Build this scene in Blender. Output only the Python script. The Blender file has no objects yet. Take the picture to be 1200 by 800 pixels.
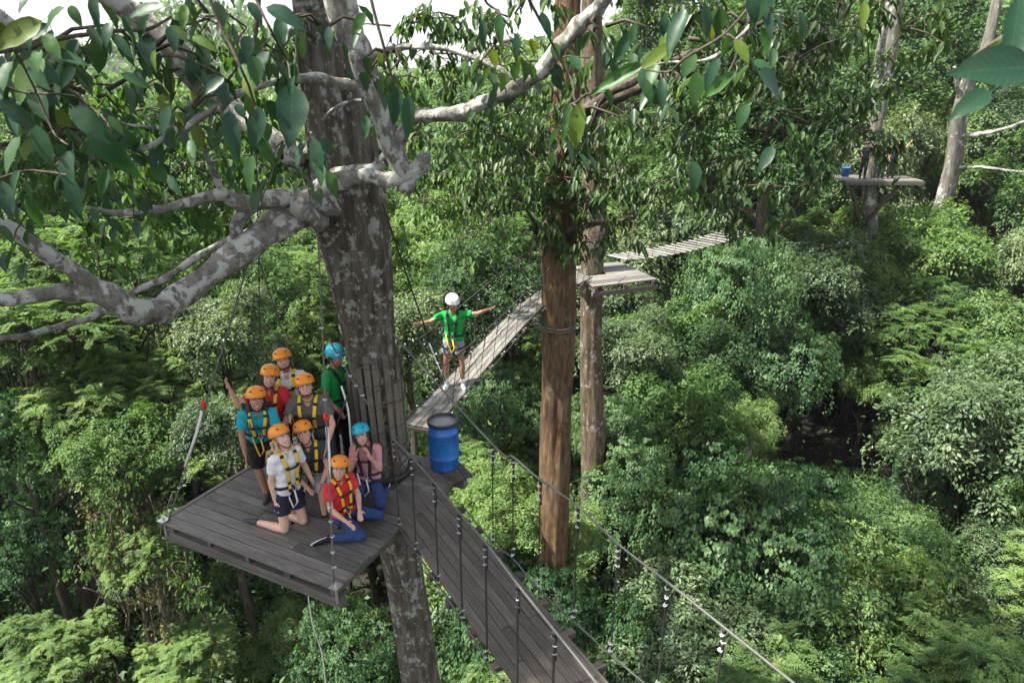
import bpy, bmesh, math, random, time
import numpy as np
from mathutils import Vector, Matrix, Quaternion, noise
T0 = time.time()
sc = bpy.context.scene
C = sc.collection
rad = math.radians

# ------------------------------------------------------------------ camera
HAZE = 0.0003                                       # density of the humid air
FPX, PITCH = 820.0, math.atan2(310.0, 820.0)      # focal length in photo pixels, tilt below level
cam_d = bpy.data.cameras.new('camera'); cam = bpy.data.objects.new('camera', cam_d); C.objects.link(cam)
cam_d.sensor_width = 36.0; cam_d.lens = 36.0 * FPX / 1200.0
cam_d.clip_start = 0.05; cam_d.clip_end = 3000
cam.location = (0, 0, 0); cam.rotation_euler = (math.pi / 2 - PITCH, 0, 0)
sc.camera = cam
cam_d.dof.use_dof = True; cam_d.dof.focus_distance = 9.0; cam_d.dof.aperture_fstop = 4.5

# ------------------------------------------------------------------ world, sun, exposure
SUN_EL, SUN_AZ = rad(58), rad(-108)                 # azimuth measured from +Y towards +X
sun_vec = Vector((math.sin(SUN_AZ) * math.cos(SUN_EL), math.cos(SUN_AZ) * math.cos(SUN_EL), math.sin(SUN_EL)))
w = bpy.data.worlds.new('World'); sc.world = w; w.use_nodes = True
nt = w.node_tree; bg = nt.nodes['Background']
sky = nt.nodes.new('ShaderNodeTexSky'); sky.sky_type = 'NISHITA'; sky.sun_disc = False
sky.sun_elevation = SUN_EL; sky.sun_rotation = SUN_AZ; sky.dust_density = 1.2; sky.air_density = 1.0; sky.ozone_density = 1.0
bg.inputs['Strength'].default_value = 0.10
hsv = nt.nodes.new('ShaderNodeHueSaturation'); hsv.inputs['Saturation'].default_value = 0.32   # a thin white overcast pales the blue
nt.links.new(sky.outputs[0], hsv.inputs['Color']); nt.links.new(hsv.outputs[0], bg.inputs['Color'])
sl = bpy.data.lights.new('sun', 'SUN'); sl.energy = 5.0; sl.angle = rad(1.5); sl.color = (1.0, 0.95, 0.84)
so = bpy.data.objects.new('sun', sl); C.objects.link(so); so.rotation_euler = sun_vec.to_track_quat('Z', 'Y').to_euler()
so.location = (-20, 5, 40)
sc.view_settings.view_transform = 'Standard'; sc.view_settings.look = 'None'
sc.view_settings.exposure = 1.58; sc.view_settings.gamma = 1.0; sc.view_settings.use_curve_mapping = False
sc.render.engine = 'CYCLES'
cy = sc.cycles
cy.max_bounces = 7; cy.diffuse_bounces = 2; cy.glossy_bounces = 2; cy.transmission_bounces = 4; cy.transparent_max_bounces = 4
cy.volume_bounces = 0; cy.caustics_reflective = False; cy.caustics_refractive = False
cy.use_denoising = True; cy.use_adaptive_sampling = True; cy.adaptive_threshold = 0.02
try: cy.denoiser = 'OPENIMAGEDENOISE'
except Exception: pass

# ------------------------------------------------------------------ helpers
def zat(py, Y):                                    # height of the point at distance Y seen on photo row py
    return -Y * math.tan(PITCH + math.atan((py - 400) / FPX))
def at(px, py, Y=None, z=None):
    a = math.tan(PITCH + math.atan((py - 400) / FPX))
    if Y is None: Y = -z / a
    z = -Y * a
    zc = Y * math.cos(PITCH) - z * math.sin(PITCH)
    return Vector(((px - 600) / FPX * zc, Y, z))
def tag(o, label=None, cat=None, group=None, kind=None):
    if label: o['label'] = label
    if cat: o['category'] = cat
    if group: o['group'] = group
    if kind: o['kind'] = kind
    return o
WM = {}
def thing(name, loc, label, cat, group=None, rz=0):
    o = bpy.data.objects.new(name, None); C.objects.link(o); o.location = loc; o.rotation_euler = (0, 0, rz); o.empty_display_size = .2
    WM[o.name] = Matrix.Translation(Vector(loc)) @ Matrix.Rotation(rz, 4, 'Z')
    return tag(o, label, cat, group)
def link(name, me, parent=None, mw=None, mats=None):
    """link a mesh; mw is its world matrix (identity when the mesh is in world coordinates)"""
    o = bpy.data.objects.new(name, me); C.objects.link(o)
    mw = mw or Matrix.Identity(4)
    if parent is not None:
        o.parent = parent; o.matrix_basis = WM[parent.name].inverted() @ mw
    else: o.matrix_basis = mw
    WM[o.name] = mw
    return o
def mesh(name, V, F, mat=None, smooth=True, mats=None, mi=None):
    me = bpy.data.meshes.new(name); me.from_pydata([tuple(v) for v in V], [], F)
    for m in (mats or ([mat] if mat else [])): me.materials.append(m)
    if smooth: me.polygons.foreach_set('use_smooth', np.ones(len(me.polygons), bool))
    if mi is not None: me.polygons.foreach_set('material_index', np.array(mi, np.int32))
    me.update(); return me

class MB:
    """collects shapes, becomes one mesh"""
    def __init__(s): s.V = []; s.F = []; s.n = 0
    def add(s, V, F):
        n = len(s.V); s.V += [tuple(v) for v in V]; s.F += [tuple(i + n for i in f) for f in F]; return s
    def tube(s, P, R, seg=8, cap=True, jit=0, flat=1.0, side=None, rng=None):
        P = [Vector(p) for p in P]; n = len(P)
        if not hasattr(R, '__len__'): R = [R] * n
        V = []; F = []
        up = None
        for i in range(n):
            t = (P[min(i + 1, n - 1)] - P[max(i - 1, 0)]); t.normalize()
            if up is None:
                up = Vector(side) if side is not None else (Vector((0, 0, 1)) if abs(t.z) < .9 else Vector((0, 1, 0)))
            a = (up - t * up.dot(t))
            if a.length < 1e-4: a = t.orthogonal()
            a.normalize(); b = t.cross(a); up = a
            for k in range(seg):
                an = 2 * math.pi * k / seg; r = R[i]
                if jit: r *= 1 + jit * (noise.noise(Vector((P[i].x * 2 + math.cos(an) * 1.3, P[i].y * 2 + math.sin(an) * 1.3, P[i].z * 2 + i * .3))) )
                V.append(P[i] + a * (math.cos(an) * r * flat) + b * (math.sin(an) * r))
        for i in range(n - 1):
            for k in range(seg):
                k2 = (k + 1) % seg
                F.append((i * seg + k, i * seg + k2, (i + 1) * seg + k2, (i + 1) * seg + k))
        if cap:
            F.append(tuple(range(seg - 1, -1, -1))); F.append(tuple((n - 1) * seg + k for k in range(seg)))
        return s.add(V, F)
    def box(s, c, ax, ay, az, hx, hy, hz):
        c, ax, ay, az = (Vector(q) for q in (c, ax, ay, az)); V = []
        for dx in (-1, 1):
            for dy in (-1, 1):
                for dz in (-1, 1): V.append(c + ax * dx * hx + ay * dy * hy + az * dz * hz)
        return s.add(V, [(0, 1, 3, 2), (4, 6, 7, 5), (0, 4, 5, 1), (2, 3, 7, 6), (0, 2, 6, 4), (1, 5, 7, 3)])
    def lathe(s, c, prof, seg=20, axis=None, sx=1, sy=1):
        V = []; F = []; n = len(prof)
        q = Vector((0, 0, 1)).rotation_difference(Vector(axis)) if axis is not None else Quaternion()
        for r, z in prof:
            for k in range(seg):
                a = 2 * math.pi * k / seg
                V.append(Vector(c) + q @ Vector((math.cos(a) * r * sx, math.sin(a) * r * sy, z)))
        for i in range(n - 1):
            for k in range(seg):
                k2 = (k + 1) % seg; F.append((i * seg + k, i * seg + k2, (i + 1) * seg + k2, (i + 1) * seg + k))
        F.append(tuple(range(seg - 1, -1, -1))); F.append(tuple((n - 1) * seg + k for k in range(seg)))
        return s.add(V, F)
    def build(s, name, mat, parent=None, smooth=True, mw=None):
        return link(name, mesh(name, s.V, s.F, mat, smooth), parent, mw)

def catmull(P, sub=5):
    P = [Vector(p) for p in P]; out = []
    for i in range(len(P) - 1):
        p0 = P[max(i - 1, 0)]; p1 = P[i]; p2 = P[i + 1]; p3 = P[min(i + 2, len(P) - 1)]
        for k in range(sub):
            t = k / sub
            out.append(.5 * ((2 * p1) + (p2 - p0) * t + (2 * p0 - 5 * p1 + 4 * p2 - p3) * t * t + (3 * p1 - p0 - 3 * p2 + p3) * t ** 3))
    out.append(P[-1]); return out
def lerpl(R, sub):
    out = []
    for i in range(len(R) - 1):
        for k in range(sub): out.append(R[i] + (R[i + 1] - R[i]) * k / sub)
    return out + [R[-1]]

# ------------------------------------------------------------------ materials
def newmat(name):
    m = bpy.data.materials.new(name); m.use_nodes = True; nt = m.node_tree
    return m, nt, nt.nodes['Principled BSDF']
def N(nt, t, **k):
    n = nt.nodes.new(t)
    for a, b in k.items(): setattr(n, a, b)
    return n
def ramp(nt, fac, stops):
    r = N(nt, 'ShaderNodeValToRGB'); e = r.color_ramp.elements
    while len(e) < len(stops): e.new(.5)
    for el, (p, c) in zip(e, stops): el.position = p; el.color = (*c, 1)
    nt.links.new(fac, r.inputs[0]); return r.outputs[0]
def noise_tex(nt, scale, detail=4, vec=None, rough=.6):
    n = N(nt, 'ShaderNodeTexNoise'); n.inputs['Scale'].default_value = scale; n.inputs['Detail'].default_value = detail; n.inputs['Roughness'].default_value = rough
    if vec is not None: nt.links.new(vec, n.inputs['Vector'])
    return n.outputs['Fac']
def mapping(nt, src='Object', scale=(1, 1, 1)):
    tc = N(nt, 'ShaderNodeTexCoord'); mp = N(nt, 'ShaderNodeMapping'); mp.inputs['Scale'].default_value = scale
    nt.links.new(tc.outputs[src], mp.inputs[0]); return mp.outputs[0]
def mth(nt, op, a, b, c=None):
    n = N(nt, 'ShaderNodeMath', operation=op)
    for i, v in enumerate([a, b] + ([c] if c is not None else [])):
        if isinstance(v, (int, float)): n.inputs[i].default_value = v
        else: nt.links.new(v, n.inputs[i])
    return n.outputs[0]
def mixc(nt, fac, a, b, blend='MIX'):
    n = N(nt, 'ShaderNodeMix', data_type='RGBA', blend_type=blend)
    for s, v in ((0, fac), (6, a), (7, b)):
        if isinstance(v, (int, float)): n.inputs[s].default_value = v
        elif isinstance(v, tuple): n.inputs[s].default_value = (*v, 1)
        else: nt.links.new(v, n.inputs[s])
    return n.outputs[2]
def bump(nt, bs, h, dist=.01, strength=.6):
    b = N(nt, 'ShaderNodeBump'); b.inputs['Distance'].default_value = dist; b.inputs['Strength'].default_value = strength
    nt.links.new(h, b.inputs['Height']); nt.links.new(b.outputs[0], bs.inputs['Normal'])
def plain(name, col, rough=.6, metal=0, var=.15, scale=40, spec=.5, bmp=0):
    m, nt, bs = newmat(name)
    f = noise_tex(nt, scale, 3, mapping(nt))
    c = ramp(nt, f, [(.25, tuple(x * (1 - var) for x in col)), (.75, tuple(min(1, x * (1 + var)) for x in col))])
    nt.links.new(c, bs.inputs['Base Color']); bs.inputs['Roughness'].default_value = rough; bs.inputs['Metallic'].default_value = metal
    bs.inputs['Specular IOR Level'].default_value = spec
    if bmp: bump(nt, bs, f, bmp, .5)
    return m
def leafmat(name, dark, mid, light, trans=.35, rough=.42, spec=.5, yellow=None):
    m, nt, bs = newmat(name)
    at_ = N(nt, 'ShaderNodeAttribute', attribute_name='tint')
    oi = N(nt, 'ShaderNodeObjectInfo')
    v = mth(nt, 'ADD', at_.outputs['Fac'], mth(nt, 'MULTIPLY', mth(nt, 'SUBTRACT', oi.outputs['Random'], .5), .42))
    def sof(c): g = .25 * c[0] + .65 * c[1] + .1 * c[2]; return (c[0] * .86 * 1.15 + g * .13, c[1] * .90 + g * .12, c[2] * .84 + g * .14)
    dark, mid, light = sof(dark), sof(mid), sof(light)
    stops = [(.12, dark), (.5, mid), (.85, light)]
    if yellow: stops.append((.985, yellow))
    c = ramp(nt, v, stops)
    nt.links.new(c, bs.inputs['Base Color']); bs.inputs['Roughness'].default_value = rough; bs.inputs['Specular IOR Level'].default_value = spec
    tr = N(nt, 'ShaderNodeBsdfTranslucent'); ms = N(nt, 'ShaderNodeMixShader'); ms.inputs[0].default_value = trans
    hs = mixc(nt, 1.0, c, (1.25, 1.35, .55), 'MULTIPLY')
    nt.links.new(hs, tr.inputs[0]); nt.links.new(bs.outputs[0], ms.inputs[1]); nt.links.new(tr.outputs[0], ms.inputs[2])
    nt.links.new(ms.outputs[0], nt.nodes['Material Output'].inputs[0])
    return m
def barkmat(name, cols, lichen=(.42, .43, .38), lich=.6, stretch=.22, scale=9, bd=.03, lscale=5):
    m, nt, bs = newmat(name)
    v = mapping(nt, 'Object', (1, 1, stretch)); v2 = mapping(nt, 'Object', (1, 1, .8))
    f = noise_tex(nt, scale, 7, v, .7); g = noise_tex(nt, scale * 4, 4, v, .7); l = noise_tex(nt, lscale, 6, v2, .7); l2 = noise_tex(nt, lscale * .35, 2, v2)
    c = ramp(nt, f, [(.3, cols[0]), (.5, cols[1]), (.7, cols[2])])
    k = ramp(nt, mth(nt, 'ADD', l, mth(nt, 'MULTIPLY', mth(nt, 'SUBTRACT', l2, .5), .5)), [(lich, (0, 0, 0)), (lich + .05, (1, 1, 1))])
    c2 = mixc(nt, k, c, lichen)
    nt.links.new(c2, bs.inputs['Base Color']); bs.inputs['Roughness'].default_value = .9; bs.inputs['Specular IOR Level'].default_value = .2
    bump(nt, bs, mth(nt, 'ADD', f, mth(nt, 'MULTIPLY', g, .5)), bd, .9)
    return m
M = {}
M['broad'] = leafmat('broad_leaf', (.02, .062, .018), (.055, .135, .034), (.14, .25, .07), .38, .5, .32)
M['vine'] = leafmat('vine_leaf', (.016, .06, .022), (.05, .135, .045), (.12, .23, .075), .34, .5, .32)
M['feather'] = leafmat('feather_leaf', (.036, .10, .024), (.105, .21, .045), (.20, .33, .09), .42, .5, .32)
M['pale'] = leafmat('pale_leaf', (.035, .08, .03), (.08, .15, .06), (.17, .26, .11), .34, .42, .42)
M['dark'] = leafmat('dark_leaf', (.024, .062, .018), (.052, .115, .03), (.105, .185, .05), .4, .42, .4)
M['big'] = leafmat('big_leaf', (.014, .05, .028), (.028, .082, .04), (.05, .12, .035), .4, .38, .5, (.16, .2, .02))
M['bush'] = leafmat('bush_leaf', (.036, .105, .022), (.09, .20, .04), (.20, .33, .08), .42, .5, .32)
M['dry'] = leafmat('dry_leaf', (.06, .05, .02), (.12, .11, .04), (.18, .2, .07), .3, .6)
M['bark_big'] = barkmat('bark_big', [(.04, .032, .026), (.15, .125, .10), (.285, .255, .22)], (.43, .43, .39), .555, .2, 10, .12, 14)
M['bark_limb'] = barkmat('bark_limb', [(.07, .062, .05), (.19, .18, .155), (.30, .29, .26)], (.44, .45, .41), .50, .6, 12, .015, 8)
M['bark_red'] = barkmat('bark_red', [(.045, .027, .016), (.155, .095, .054), (.28, .19, .115)], (.18, .18, .11), .60, .2, 13, .09, 7)
M['bark_rear'] = barkmat('bark_rear', [(.04, .03, .02), (.13, .098, .066), (.23, .19, .14)], (.34, .33, .28), .60, .22, 10, .06, 6)
M['bark_grey'] = barkmat('bark_grey', [(.05, .047, .038), (.145, .135, .112), (.25, .24, .205)], (.40, .40, .36), .57, .2, 8, .03, 3)
M['bark_dark'] = barkmat('bark_dark', [(.025, .02, .015), (.07, .058, .042), (.13, .115, .09)], (.2, .2, .17), .62, .25, 9, .03, 4)
M['twig'] = barkmat('twig_bark', [(.03, .022, .016), (.08, .065, .05), (.15, .135, .11)], (.3, .3, .27), .7, .5, 14, .01, 8)
def woodmat(name, a, b, c, rough=.75):
    m, nt, bs = newmat(name)
    v = mapping(nt, 'Object', (1.0, 14, 14)); oi = N(nt, 'ShaderNodeObjectInfo')
    add = N(nt, 'ShaderNodeVectorMath', operation='ADD'); nt.links.new(v, add.inputs[0]); sc_ = N(nt, 'ShaderNodeVectorMath', operation='SCALE')
    cmb = N(nt, 'ShaderNodeCombineXYZ')
    for i in range(3): nt.links.new(oi.outputs['Random'], cmb.inputs[i])
    nt.links.new(cmb.outputs[0], sc_.inputs[0]); sc_.inputs['Scale'].default_value = 57.0; nt.links.new(sc_.outputs[0], add.inputs[1])
    f = noise_tex(nt, 3.0, 6, add.outputs[0], .65); st = noise_tex(nt, 1.6, 4, mapping(nt, 'Object', (2, 2, 2)), .6)
    col = ramp(nt, f, [(.3, a), (.5, b), (.72, c)])
    k = mth(nt, 'ADD', .64, mth(nt, 'MULTIPLY', oi.outputs['Random'], .62))
    cc = N(nt, 'ShaderNodeVectorMath', operation='SCALE'); nt.links.new(col, cc.inputs[0]); nt.links.new(k, cc.inputs['Scale'])
    k2 = ramp(nt, st, [(.35, (.62, .62, .6)), (.6, (1, 1, 1))])
    fin = mixc(nt, 1.0, cc.outputs[0], k2, 'MULTIPLY')
    nt.links.new(fin, bs.inputs['Base Color']); bs.inputs['Roughness'].default_value = rough; bs.inputs['Specular IOR Level'].default_value = .35
    bump(nt, bs, f, .006, .6); return m
M['wood'] = woodmat('weathered_wood', (.07, .062, .055), (.175, .16, .145), (.29, .27, .245))
M['wood_pale'] = woodmat('pale_weathered_wood', (.10, .095, .088), (.20, .19, .175), (.30, .29, .27))
M['wood_brown'] = woodmat('brown_weathered_wood', (.055, .045, .038), (.125, .106, .092), (.205, .178, .155))
M['wood_guard'] = woodmat('grey_brown_guard_wood', (.06, .048, .038), (.15, .125, .10), (.26, .235, .2))
M['wood_slat'] = woodmat('bleached_slat_wood', (.18, .175, .165), (.30, .29, .275), (.42, .41, .385))
M['steel'] = plain('galvanised_steel', (.55, .56, .56), .4, .85, .2, 60)
M['cable'] = plain('steel_cable', (.10, .105, .09), .7, .1, .35, 90); M['wire'] = plain('dull_wire', (.09, .085, .08), .7, .3, .3, 90)
M['rope'] = plain('dark_rope', (.03, .03, .03), .85, 0, .3, 120)
M['clamp'] = plain('bright_clamp', (.62, .63, .64), .35, .35, .1, 60)
M['rope_w'] = plain('white_rope', (.68, .67, .63), .8, 0, .15, 100)
M['red_metal'] = plain('red_anodised_metal', (.62, .035, .02), .35, .3, .1)
# forest floor
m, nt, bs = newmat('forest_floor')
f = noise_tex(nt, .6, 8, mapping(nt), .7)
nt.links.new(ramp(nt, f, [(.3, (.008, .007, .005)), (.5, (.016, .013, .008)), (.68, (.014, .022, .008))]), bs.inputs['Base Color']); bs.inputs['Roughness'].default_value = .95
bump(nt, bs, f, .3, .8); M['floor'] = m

# ------------------------------------------------------------------ terrain
def ground_z(x, y):
    r = math.hypot(x, y)
    z = -17.5 + 1.6 * noise.noise(Vector((x * .045, y * .045, 3.1))) + .6 * noise.noise(Vector((x * .15, y * .15, 7)))
    z += 5.5 / (1 + math.exp(-(x - 22 + (y - 20) * .1) / 7.0)) * (1 / (1 + math.exp(-(y - 14) / 6)))     # slope rising to the right
    z += (1.0 + 4.0 / (1 + math.exp(-(x + 2) / 6))) / (1 + math.exp(-(y - 46) / 9.0))
    z += max(0, y - 160) * .02 + max(0, -x - 30) * .02
    z += 30 * math.exp(-((x + 120) / 38) ** 2 - ((y - 300) / 60) ** 2) + 4 * math.exp(-((x - 60) / 90) ** 2 - ((y - 330) / 80) ** 2)
    return z
def grid_mesh():
    xs = sorted(set(list(np.arange(-100, 101, 2.5)) + list(np.arange(-420, 421, 14.)) + [-1500, -1100, -800, -600, 600, 800, 1100, 1500]))
    ys = sorted(set(list(np.arange(-20, 110, 2.5)) + list(np.arange(-100, 520, 14.)) + [-1000, -600, -300, -160, 700, 900, 1200, 1600]))
    V = [(x, y, ground_z(x, y)) for y in ys for x in xs]; nx = len(xs)
    F = [(j * nx + i, j * nx + i + 1, (j + 1) * nx + i + 1, (j + 1) * nx + i) for j in range(len(ys) - 1) for i in range(nx - 1)]
    return mesh('ground', V, F, M['floor'])
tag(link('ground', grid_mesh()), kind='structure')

# ------------------------------------------------------------------ foliage
KITE = (np.array([(0, 0, 0), (.45, -.5, .10), (1, 0, -.06), (.45, .5, .10)]), np.array([(0, 1, 2), (0, 2, 3)]))
OVAL = (np.array([(0, 0, 0), (.25, -.42, .08), (.62, -.40, .08), (1, 0, -.12), (.62, .40, .08), (.25, .42, .08)]), np.array([(0, 1, 2), (0, 2, 3), (0, 3, 4), (0, 4, 5)]))
def nrm(a): return a / np.maximum(np.linalg.norm(a, axis=1, keepdims=True), 1e-9)
def leaves_mesh(name, P, nor, tip, L, W, tint, mat, tmpl=KITE, mi=None, mats=None):
    T, Fc = tmpl; n = len(P); k = len(T)
    tip = nrm(tip); side = nrm(np.cross(nor, tip)); nr = nrm(np.cross(tip, side))
    L = np.broadcast_to(L, n)[:, None]; W = np.broadcast_to(W, n)[:, None]
    V = np.empty((n, k, 3))
    for i in range(k): V[:, i] = P + tip * (T[i, 0] * L) + side * (T[i, 1] * W) + nr * (T[i, 2] * L)
    F = (Fc[None] + (np.arange(n) * k)[:, None, None]).reshape(-1, 3)
    me = bpy.data.meshes.new(name)
    me.vertices.add(n * k); me.vertices.foreach_set('co', V.reshape(-1).astype(np.float32))
    nf = len(F); me.loops.add(nf * 3); me.loops.foreach_set('vertex_index', F.reshape(-1).astype(np.int32))
    me.polygons.add(nf); me.polygons.foreach_set('loop_start', np.arange(0, nf * 3, 3, dtype=np.int32)); me.polygons.foreach_set('loop_total', np.full(nf, 3, np.int32))
    for m_ in (mats or [mat]): me.materials.append(m_)
    a = me.attributes.new('tint', 'FLOAT', 'POINT'); a.data.foreach_set('value', np.repeat(tint, k).astype(np.float32))
    if mi is not None: me.polygons.foreach_set('material_index', np.repeat(mi, len(Fc)).astype(np.int32))
    me.update(calc_edges=True); return me
def rdir(r, n, zmin=-1, zmax=1):
    z = r.uniform(zmin, zmax, n); a = r.uniform(0, 2 * np.pi, n); s = np.sqrt(1 - z * z)
    return np.stack([s * np.cos(a), s * np.sin(a), z], 1)
def lobes_for(r, R, n, lo=.45, hi=.8, rs=(.26, .44), zmin=-.25):
    d = rdir(r, n, zmin, 1.0); R = np.array(R)
    c = d * r.uniform(lo, hi, (n, 1)) * R
    rad_ = r.uniform(rs[0], rs[1], n) * R.mean()
    c = np.vstack([c, [[0, 0, .1 * R[2]]]]); rad_ = np.append(rad_, .55 * R.min())
    return c, rad_
def crown(seed, style, R, nl, nclus, leaf, mat, per=11, spread=.2, **k):
    """leaf masses grown on the lobes of a crown; returns mesh, lobe centres"""
    r = np.random.default_rng(seed); c, lr = lobes_for(r, R, nl, **k)
    w_ = lr ** 2; li = r.choice(len(c), nclus, p=w_ / w_.sum())
    d = rdir(r, nclus, -.55, 1.0); d[:, 2] += .25; d = nrm(d)
    wob = 1 + .24 * np.sin(d[:, 0] * 9 + li) * np.cos(d[:, 1] * 8 + li * 2) + .14 * np.sin(d[:, 2] * 11 + li * 3)
    p = c[li] + d * (lr[li] * wob * r.uniform(.68, 1.14, nclus))[:, None] * np.array([1, 1, .85])
    # keep what shows on the outside
    keep = np.ones(nclus, bool)
    for j in range(len(c)):
        dist = np.linalg.norm((p - c[j]) / np.array([1, 1, .85]), axis=1) / lr[j]
        keep &= ~((dist < .74) & (li != j))
    p, d, li = p[keep], d[keep], li[keep]; n = len(p)
    ltint = r.uniform(-.14, .14, len(c)); ct = .5 + ltint[li] + r.normal(0, .10, n)
    if style == 'dome':
        # leafy sprays: little tilted caps of leaves with gaps of shade between them
        g = max(1, int(n * per / 46)); sel = r.choice(n, g, replace=False); q, dd = p[sel], d[sel]
        q = q + dd * r.normal(0, .13, (g, 1)) * R[0] / 2.4
        ax = nrm(dd * .75 + np.array([0, 0, .55]) + rdir(r, g) * .5); e1 = nrm(np.cross(ax, rdir(r, g))); e2 = np.cross(ax, e1)
        rs_ = spread * r.uniform(.7, 1.5, g); st = .5 + ltint[li[sel]] + r.normal(0, .13, g)
        idx = np.repeat(np.arange(g), 46); m = len(idx); u_ = np.sqrt(r.uniform(0, 1, m)); th = r.uniform(0, 2 * np.pi, m)
        th = th + .5 * np.sin(3 * th + idx); ld = e1[idx] * np.cos(th)[:, None] + e2[idx] * np.sin(th)[:, None]
        P = q[idx] + ld * (u_ * rs_[idx])[:, None] - ax[idx] * ((u_ ** 2) * rs_[idx] * r.uniform(.3, .9, m))[:, None] + rdir(r, m) * .03
        nor = nrm(ax[idx] + ld * .35 * u_[:, None] + rdir(r, m) * .38); tip = ld + rdir(r, m) * .4 + np.array([0, 0, -.25])
        L = leaf * r.uniform(.65, 1.3, m); W = L * r.uniform(.42, .6, m); t = st[idx] + r.normal(0, .07, m) + .05 * u_
    elif style == 'vine':
        # hanging curtains of leaves
        g = max(1, int(n * per / 40)); sel = r.choice(n, g, replace=False); q, dd = p[sel], d[sel]; out = dd.copy(); out[:, 2] = 0; out = nrm(out + 1e-3)
        q = q + dd * r.normal(0, .12, (g, 1)); fl = np.where(dd[:, 2] < .5, r.uniform(.3, 1.1, g), .15) ; sd = np.cross(out, np.array([0, 0, 1.])); st = .5 + ltint[li[sel]] + r.normal(0, .13, g)
        idx = np.repeat(np.arange(g), 40); m = len(idx); u_ = r.uniform(0, 1, m); v_ = r.normal(0, .5, m)
        P = q[idx] + sd[idx] * (v_ * spread * (1.1 - .6 * u_))[:, None] + out[idx] * (.10 * np.sin(u_ * 2.4) - .12 * v_ ** 2)[:, None] * 1.2 + rdir(r, m) * .03; P[:, 2] -= u_ * fl[idx]
        nor = nrm(out[idx] * .8 + dd[idx] * .5 + np.array([0, 0, .45]) + sd[idx] * v_[:, None] * .5 + rdir(r, m) * .35); tip = nrm(rdir(r, m) * .6 + np.array([0, 0, -1.0]) + out[idx] * .5)
        L = leaf * r.uniform(.65, 1.3, m); W = L * r.uniform(.6, .85, m); t = st[idx] + r.normal(0, .07, m)
    elif style == 'feather':
        nf = 3; fi = np.repeat(np.arange(n), nf); q = len(fi)
        rd = nrm(d[fi] * np.array([1, 1, .35]) + rdir(r, q, -.3, .3) * .9); rl = r.uniform(.35, .7, q) * spread * 3
        st = p[fi] - rd * rl[:, None] * .4; npair = per; idx = np.repeat(np.arange(q), npair * 2); m = len(idx)
        s = np.tile(np.repeat((np.arange(npair) + .6) / npair, 2), q); sg = np.tile(np.array([-1., 1.]), q * npair)
        sd = nrm(np.cross(rd, np.array([0, 0, 1.])))
        P = st[idx] + rd[idx] * (rl[idx] * s)[:, None]; P[:, 2] -= (s ** 2) * rl[idx] * .28
        tip = sd[idx] * sg[:, None] + rd[idx] * .55 + np.array([0, 0, -.12]) + rdir(r, m) * .12
        nor = nrm(np.array([0, 0, 1.]) + rdir(r, m) * .25 + rd[idx] * .2)
        L = leaf * r.uniform(.8, 1.15, m) * (1.05 - .45 * s); W = L * .36; t = ct[fi][idx] + r.normal(0, .06, m)
    elif style == 'droop':
        idx = np.repeat(np.arange(n), per); m = len(idx)
        ld = nrm(rdir(r, m, -.2, .4)); P = p[idx] + ld * r.uniform(0, spread, (m, 1))
        tip = nrm(ld * .6 + np.array([0, 0, -1.]) + rdir(r, m) * .35); nor = nrm(ld + rdir(r, m) * .6 + np.array([0, 0, .4]))
        L = leaf * r.uniform(.7, 1.25, m); W = L * r.uniform(.32, .42, m); t = ct[idx] + r.normal(0, .1, m)
    me = leaves_mesh('crown', P, nor, tip, L, W, np.clip(t, .02, .98), mat, OVAL if style == 'droop' else KITE)
    return me, c, lr
def k_len(z): return np.clip(1.0 - z * 1.2, .2, 1.4)
def trunk_for(c, lr, H, r0, mat, seed, lean=.0):
    rg = random.Random(seed); mb = MB()
    base = Vector((rg.uniform(-1, 1) * lean, rg.uniform(-1, 1) * lean, -H)); top = Vector((0, 0, .1))
    P = catmull([base, base * .66 + Vector((rg.uniform(-.3, .3), rg.uniform(-.3, .3), 0)), base * .33 + Vector((rg.uniform(-.2, .2), rg.uniform(-.2, .2), 0)), top], 4)
    n = len(P); mb.tube(P, [r0 * (1.25 - .8 * i / (n - 1)) for i in range(n)], 9, jit=.35)
    order = sorted(range(len(c)), key=lambda j: -lr[j])[:12]
    for j in order:
        e = Vector(c[j]); s = P[rg.randint(int(n * .62), n - 1)]
        mid = (s + e) / 2 + Vector((rg.uniform(-.3, .3), rg.uniform(-.3, .3), -.12 * (e - s).length))
        mb.tube(catmull([s, mid, e], 3), lerpl([r0 * .38, r0 * .24, r0 * .08], 3), 6, jit=.3)
        for q in range(3):
            e2 = e + Vector((rg.uniform(-1, 1), rg.uniform(-1, 1), rg.uniform(-.2, 1))).normalized() * lr[j] * .95
            mb.tube([mid, (mid + e2) / 2 + Vector((0, 0, -.1)), e2], [r0 * .16, r0 * .1, r0 * .03], 5)
    return mesh('trunk', mb.V, mb.F, mat)
KIND = {}
def kind(key, seed, style, R, nl, ncl, leaf, mat, bark, H=12, r0=.2, n=2, **k):
    KIND[key] = []
    for i in range(n):
        me, c, lr = crown(seed + i * 17, style, R, nl, ncl, leaf, M[mat], **k)
        KIND[key].append((me, trunk_for(c, lr, H, r0, M[bark], seed + i), R))
kind('dome', 1, 'dome', (2.6, 2.6, 2.3), 38, 6200, .115, 'broad', 'bark_dark', n=3, spread=.30, rs=(.18, .36), lo=.45, hi=.95, zmin=-.6)
kind('fine', 5, 'dome', (2.4, 2.4, 2.1), 40, 6000, .10, 'bush', 'bark_dark', n=2, spread=.24, rs=(.18, .36), lo=.45, hi=.95, zmin=-.6)
kind('vine', 21, 'vine', (2.4, 2.4, 2.4), 26, 6500, .095, 'vine', 'bark_dark', n=2, spread=.26, lo=.35, hi=.85, rs=(.24, .42), zmin=-.5)
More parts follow.
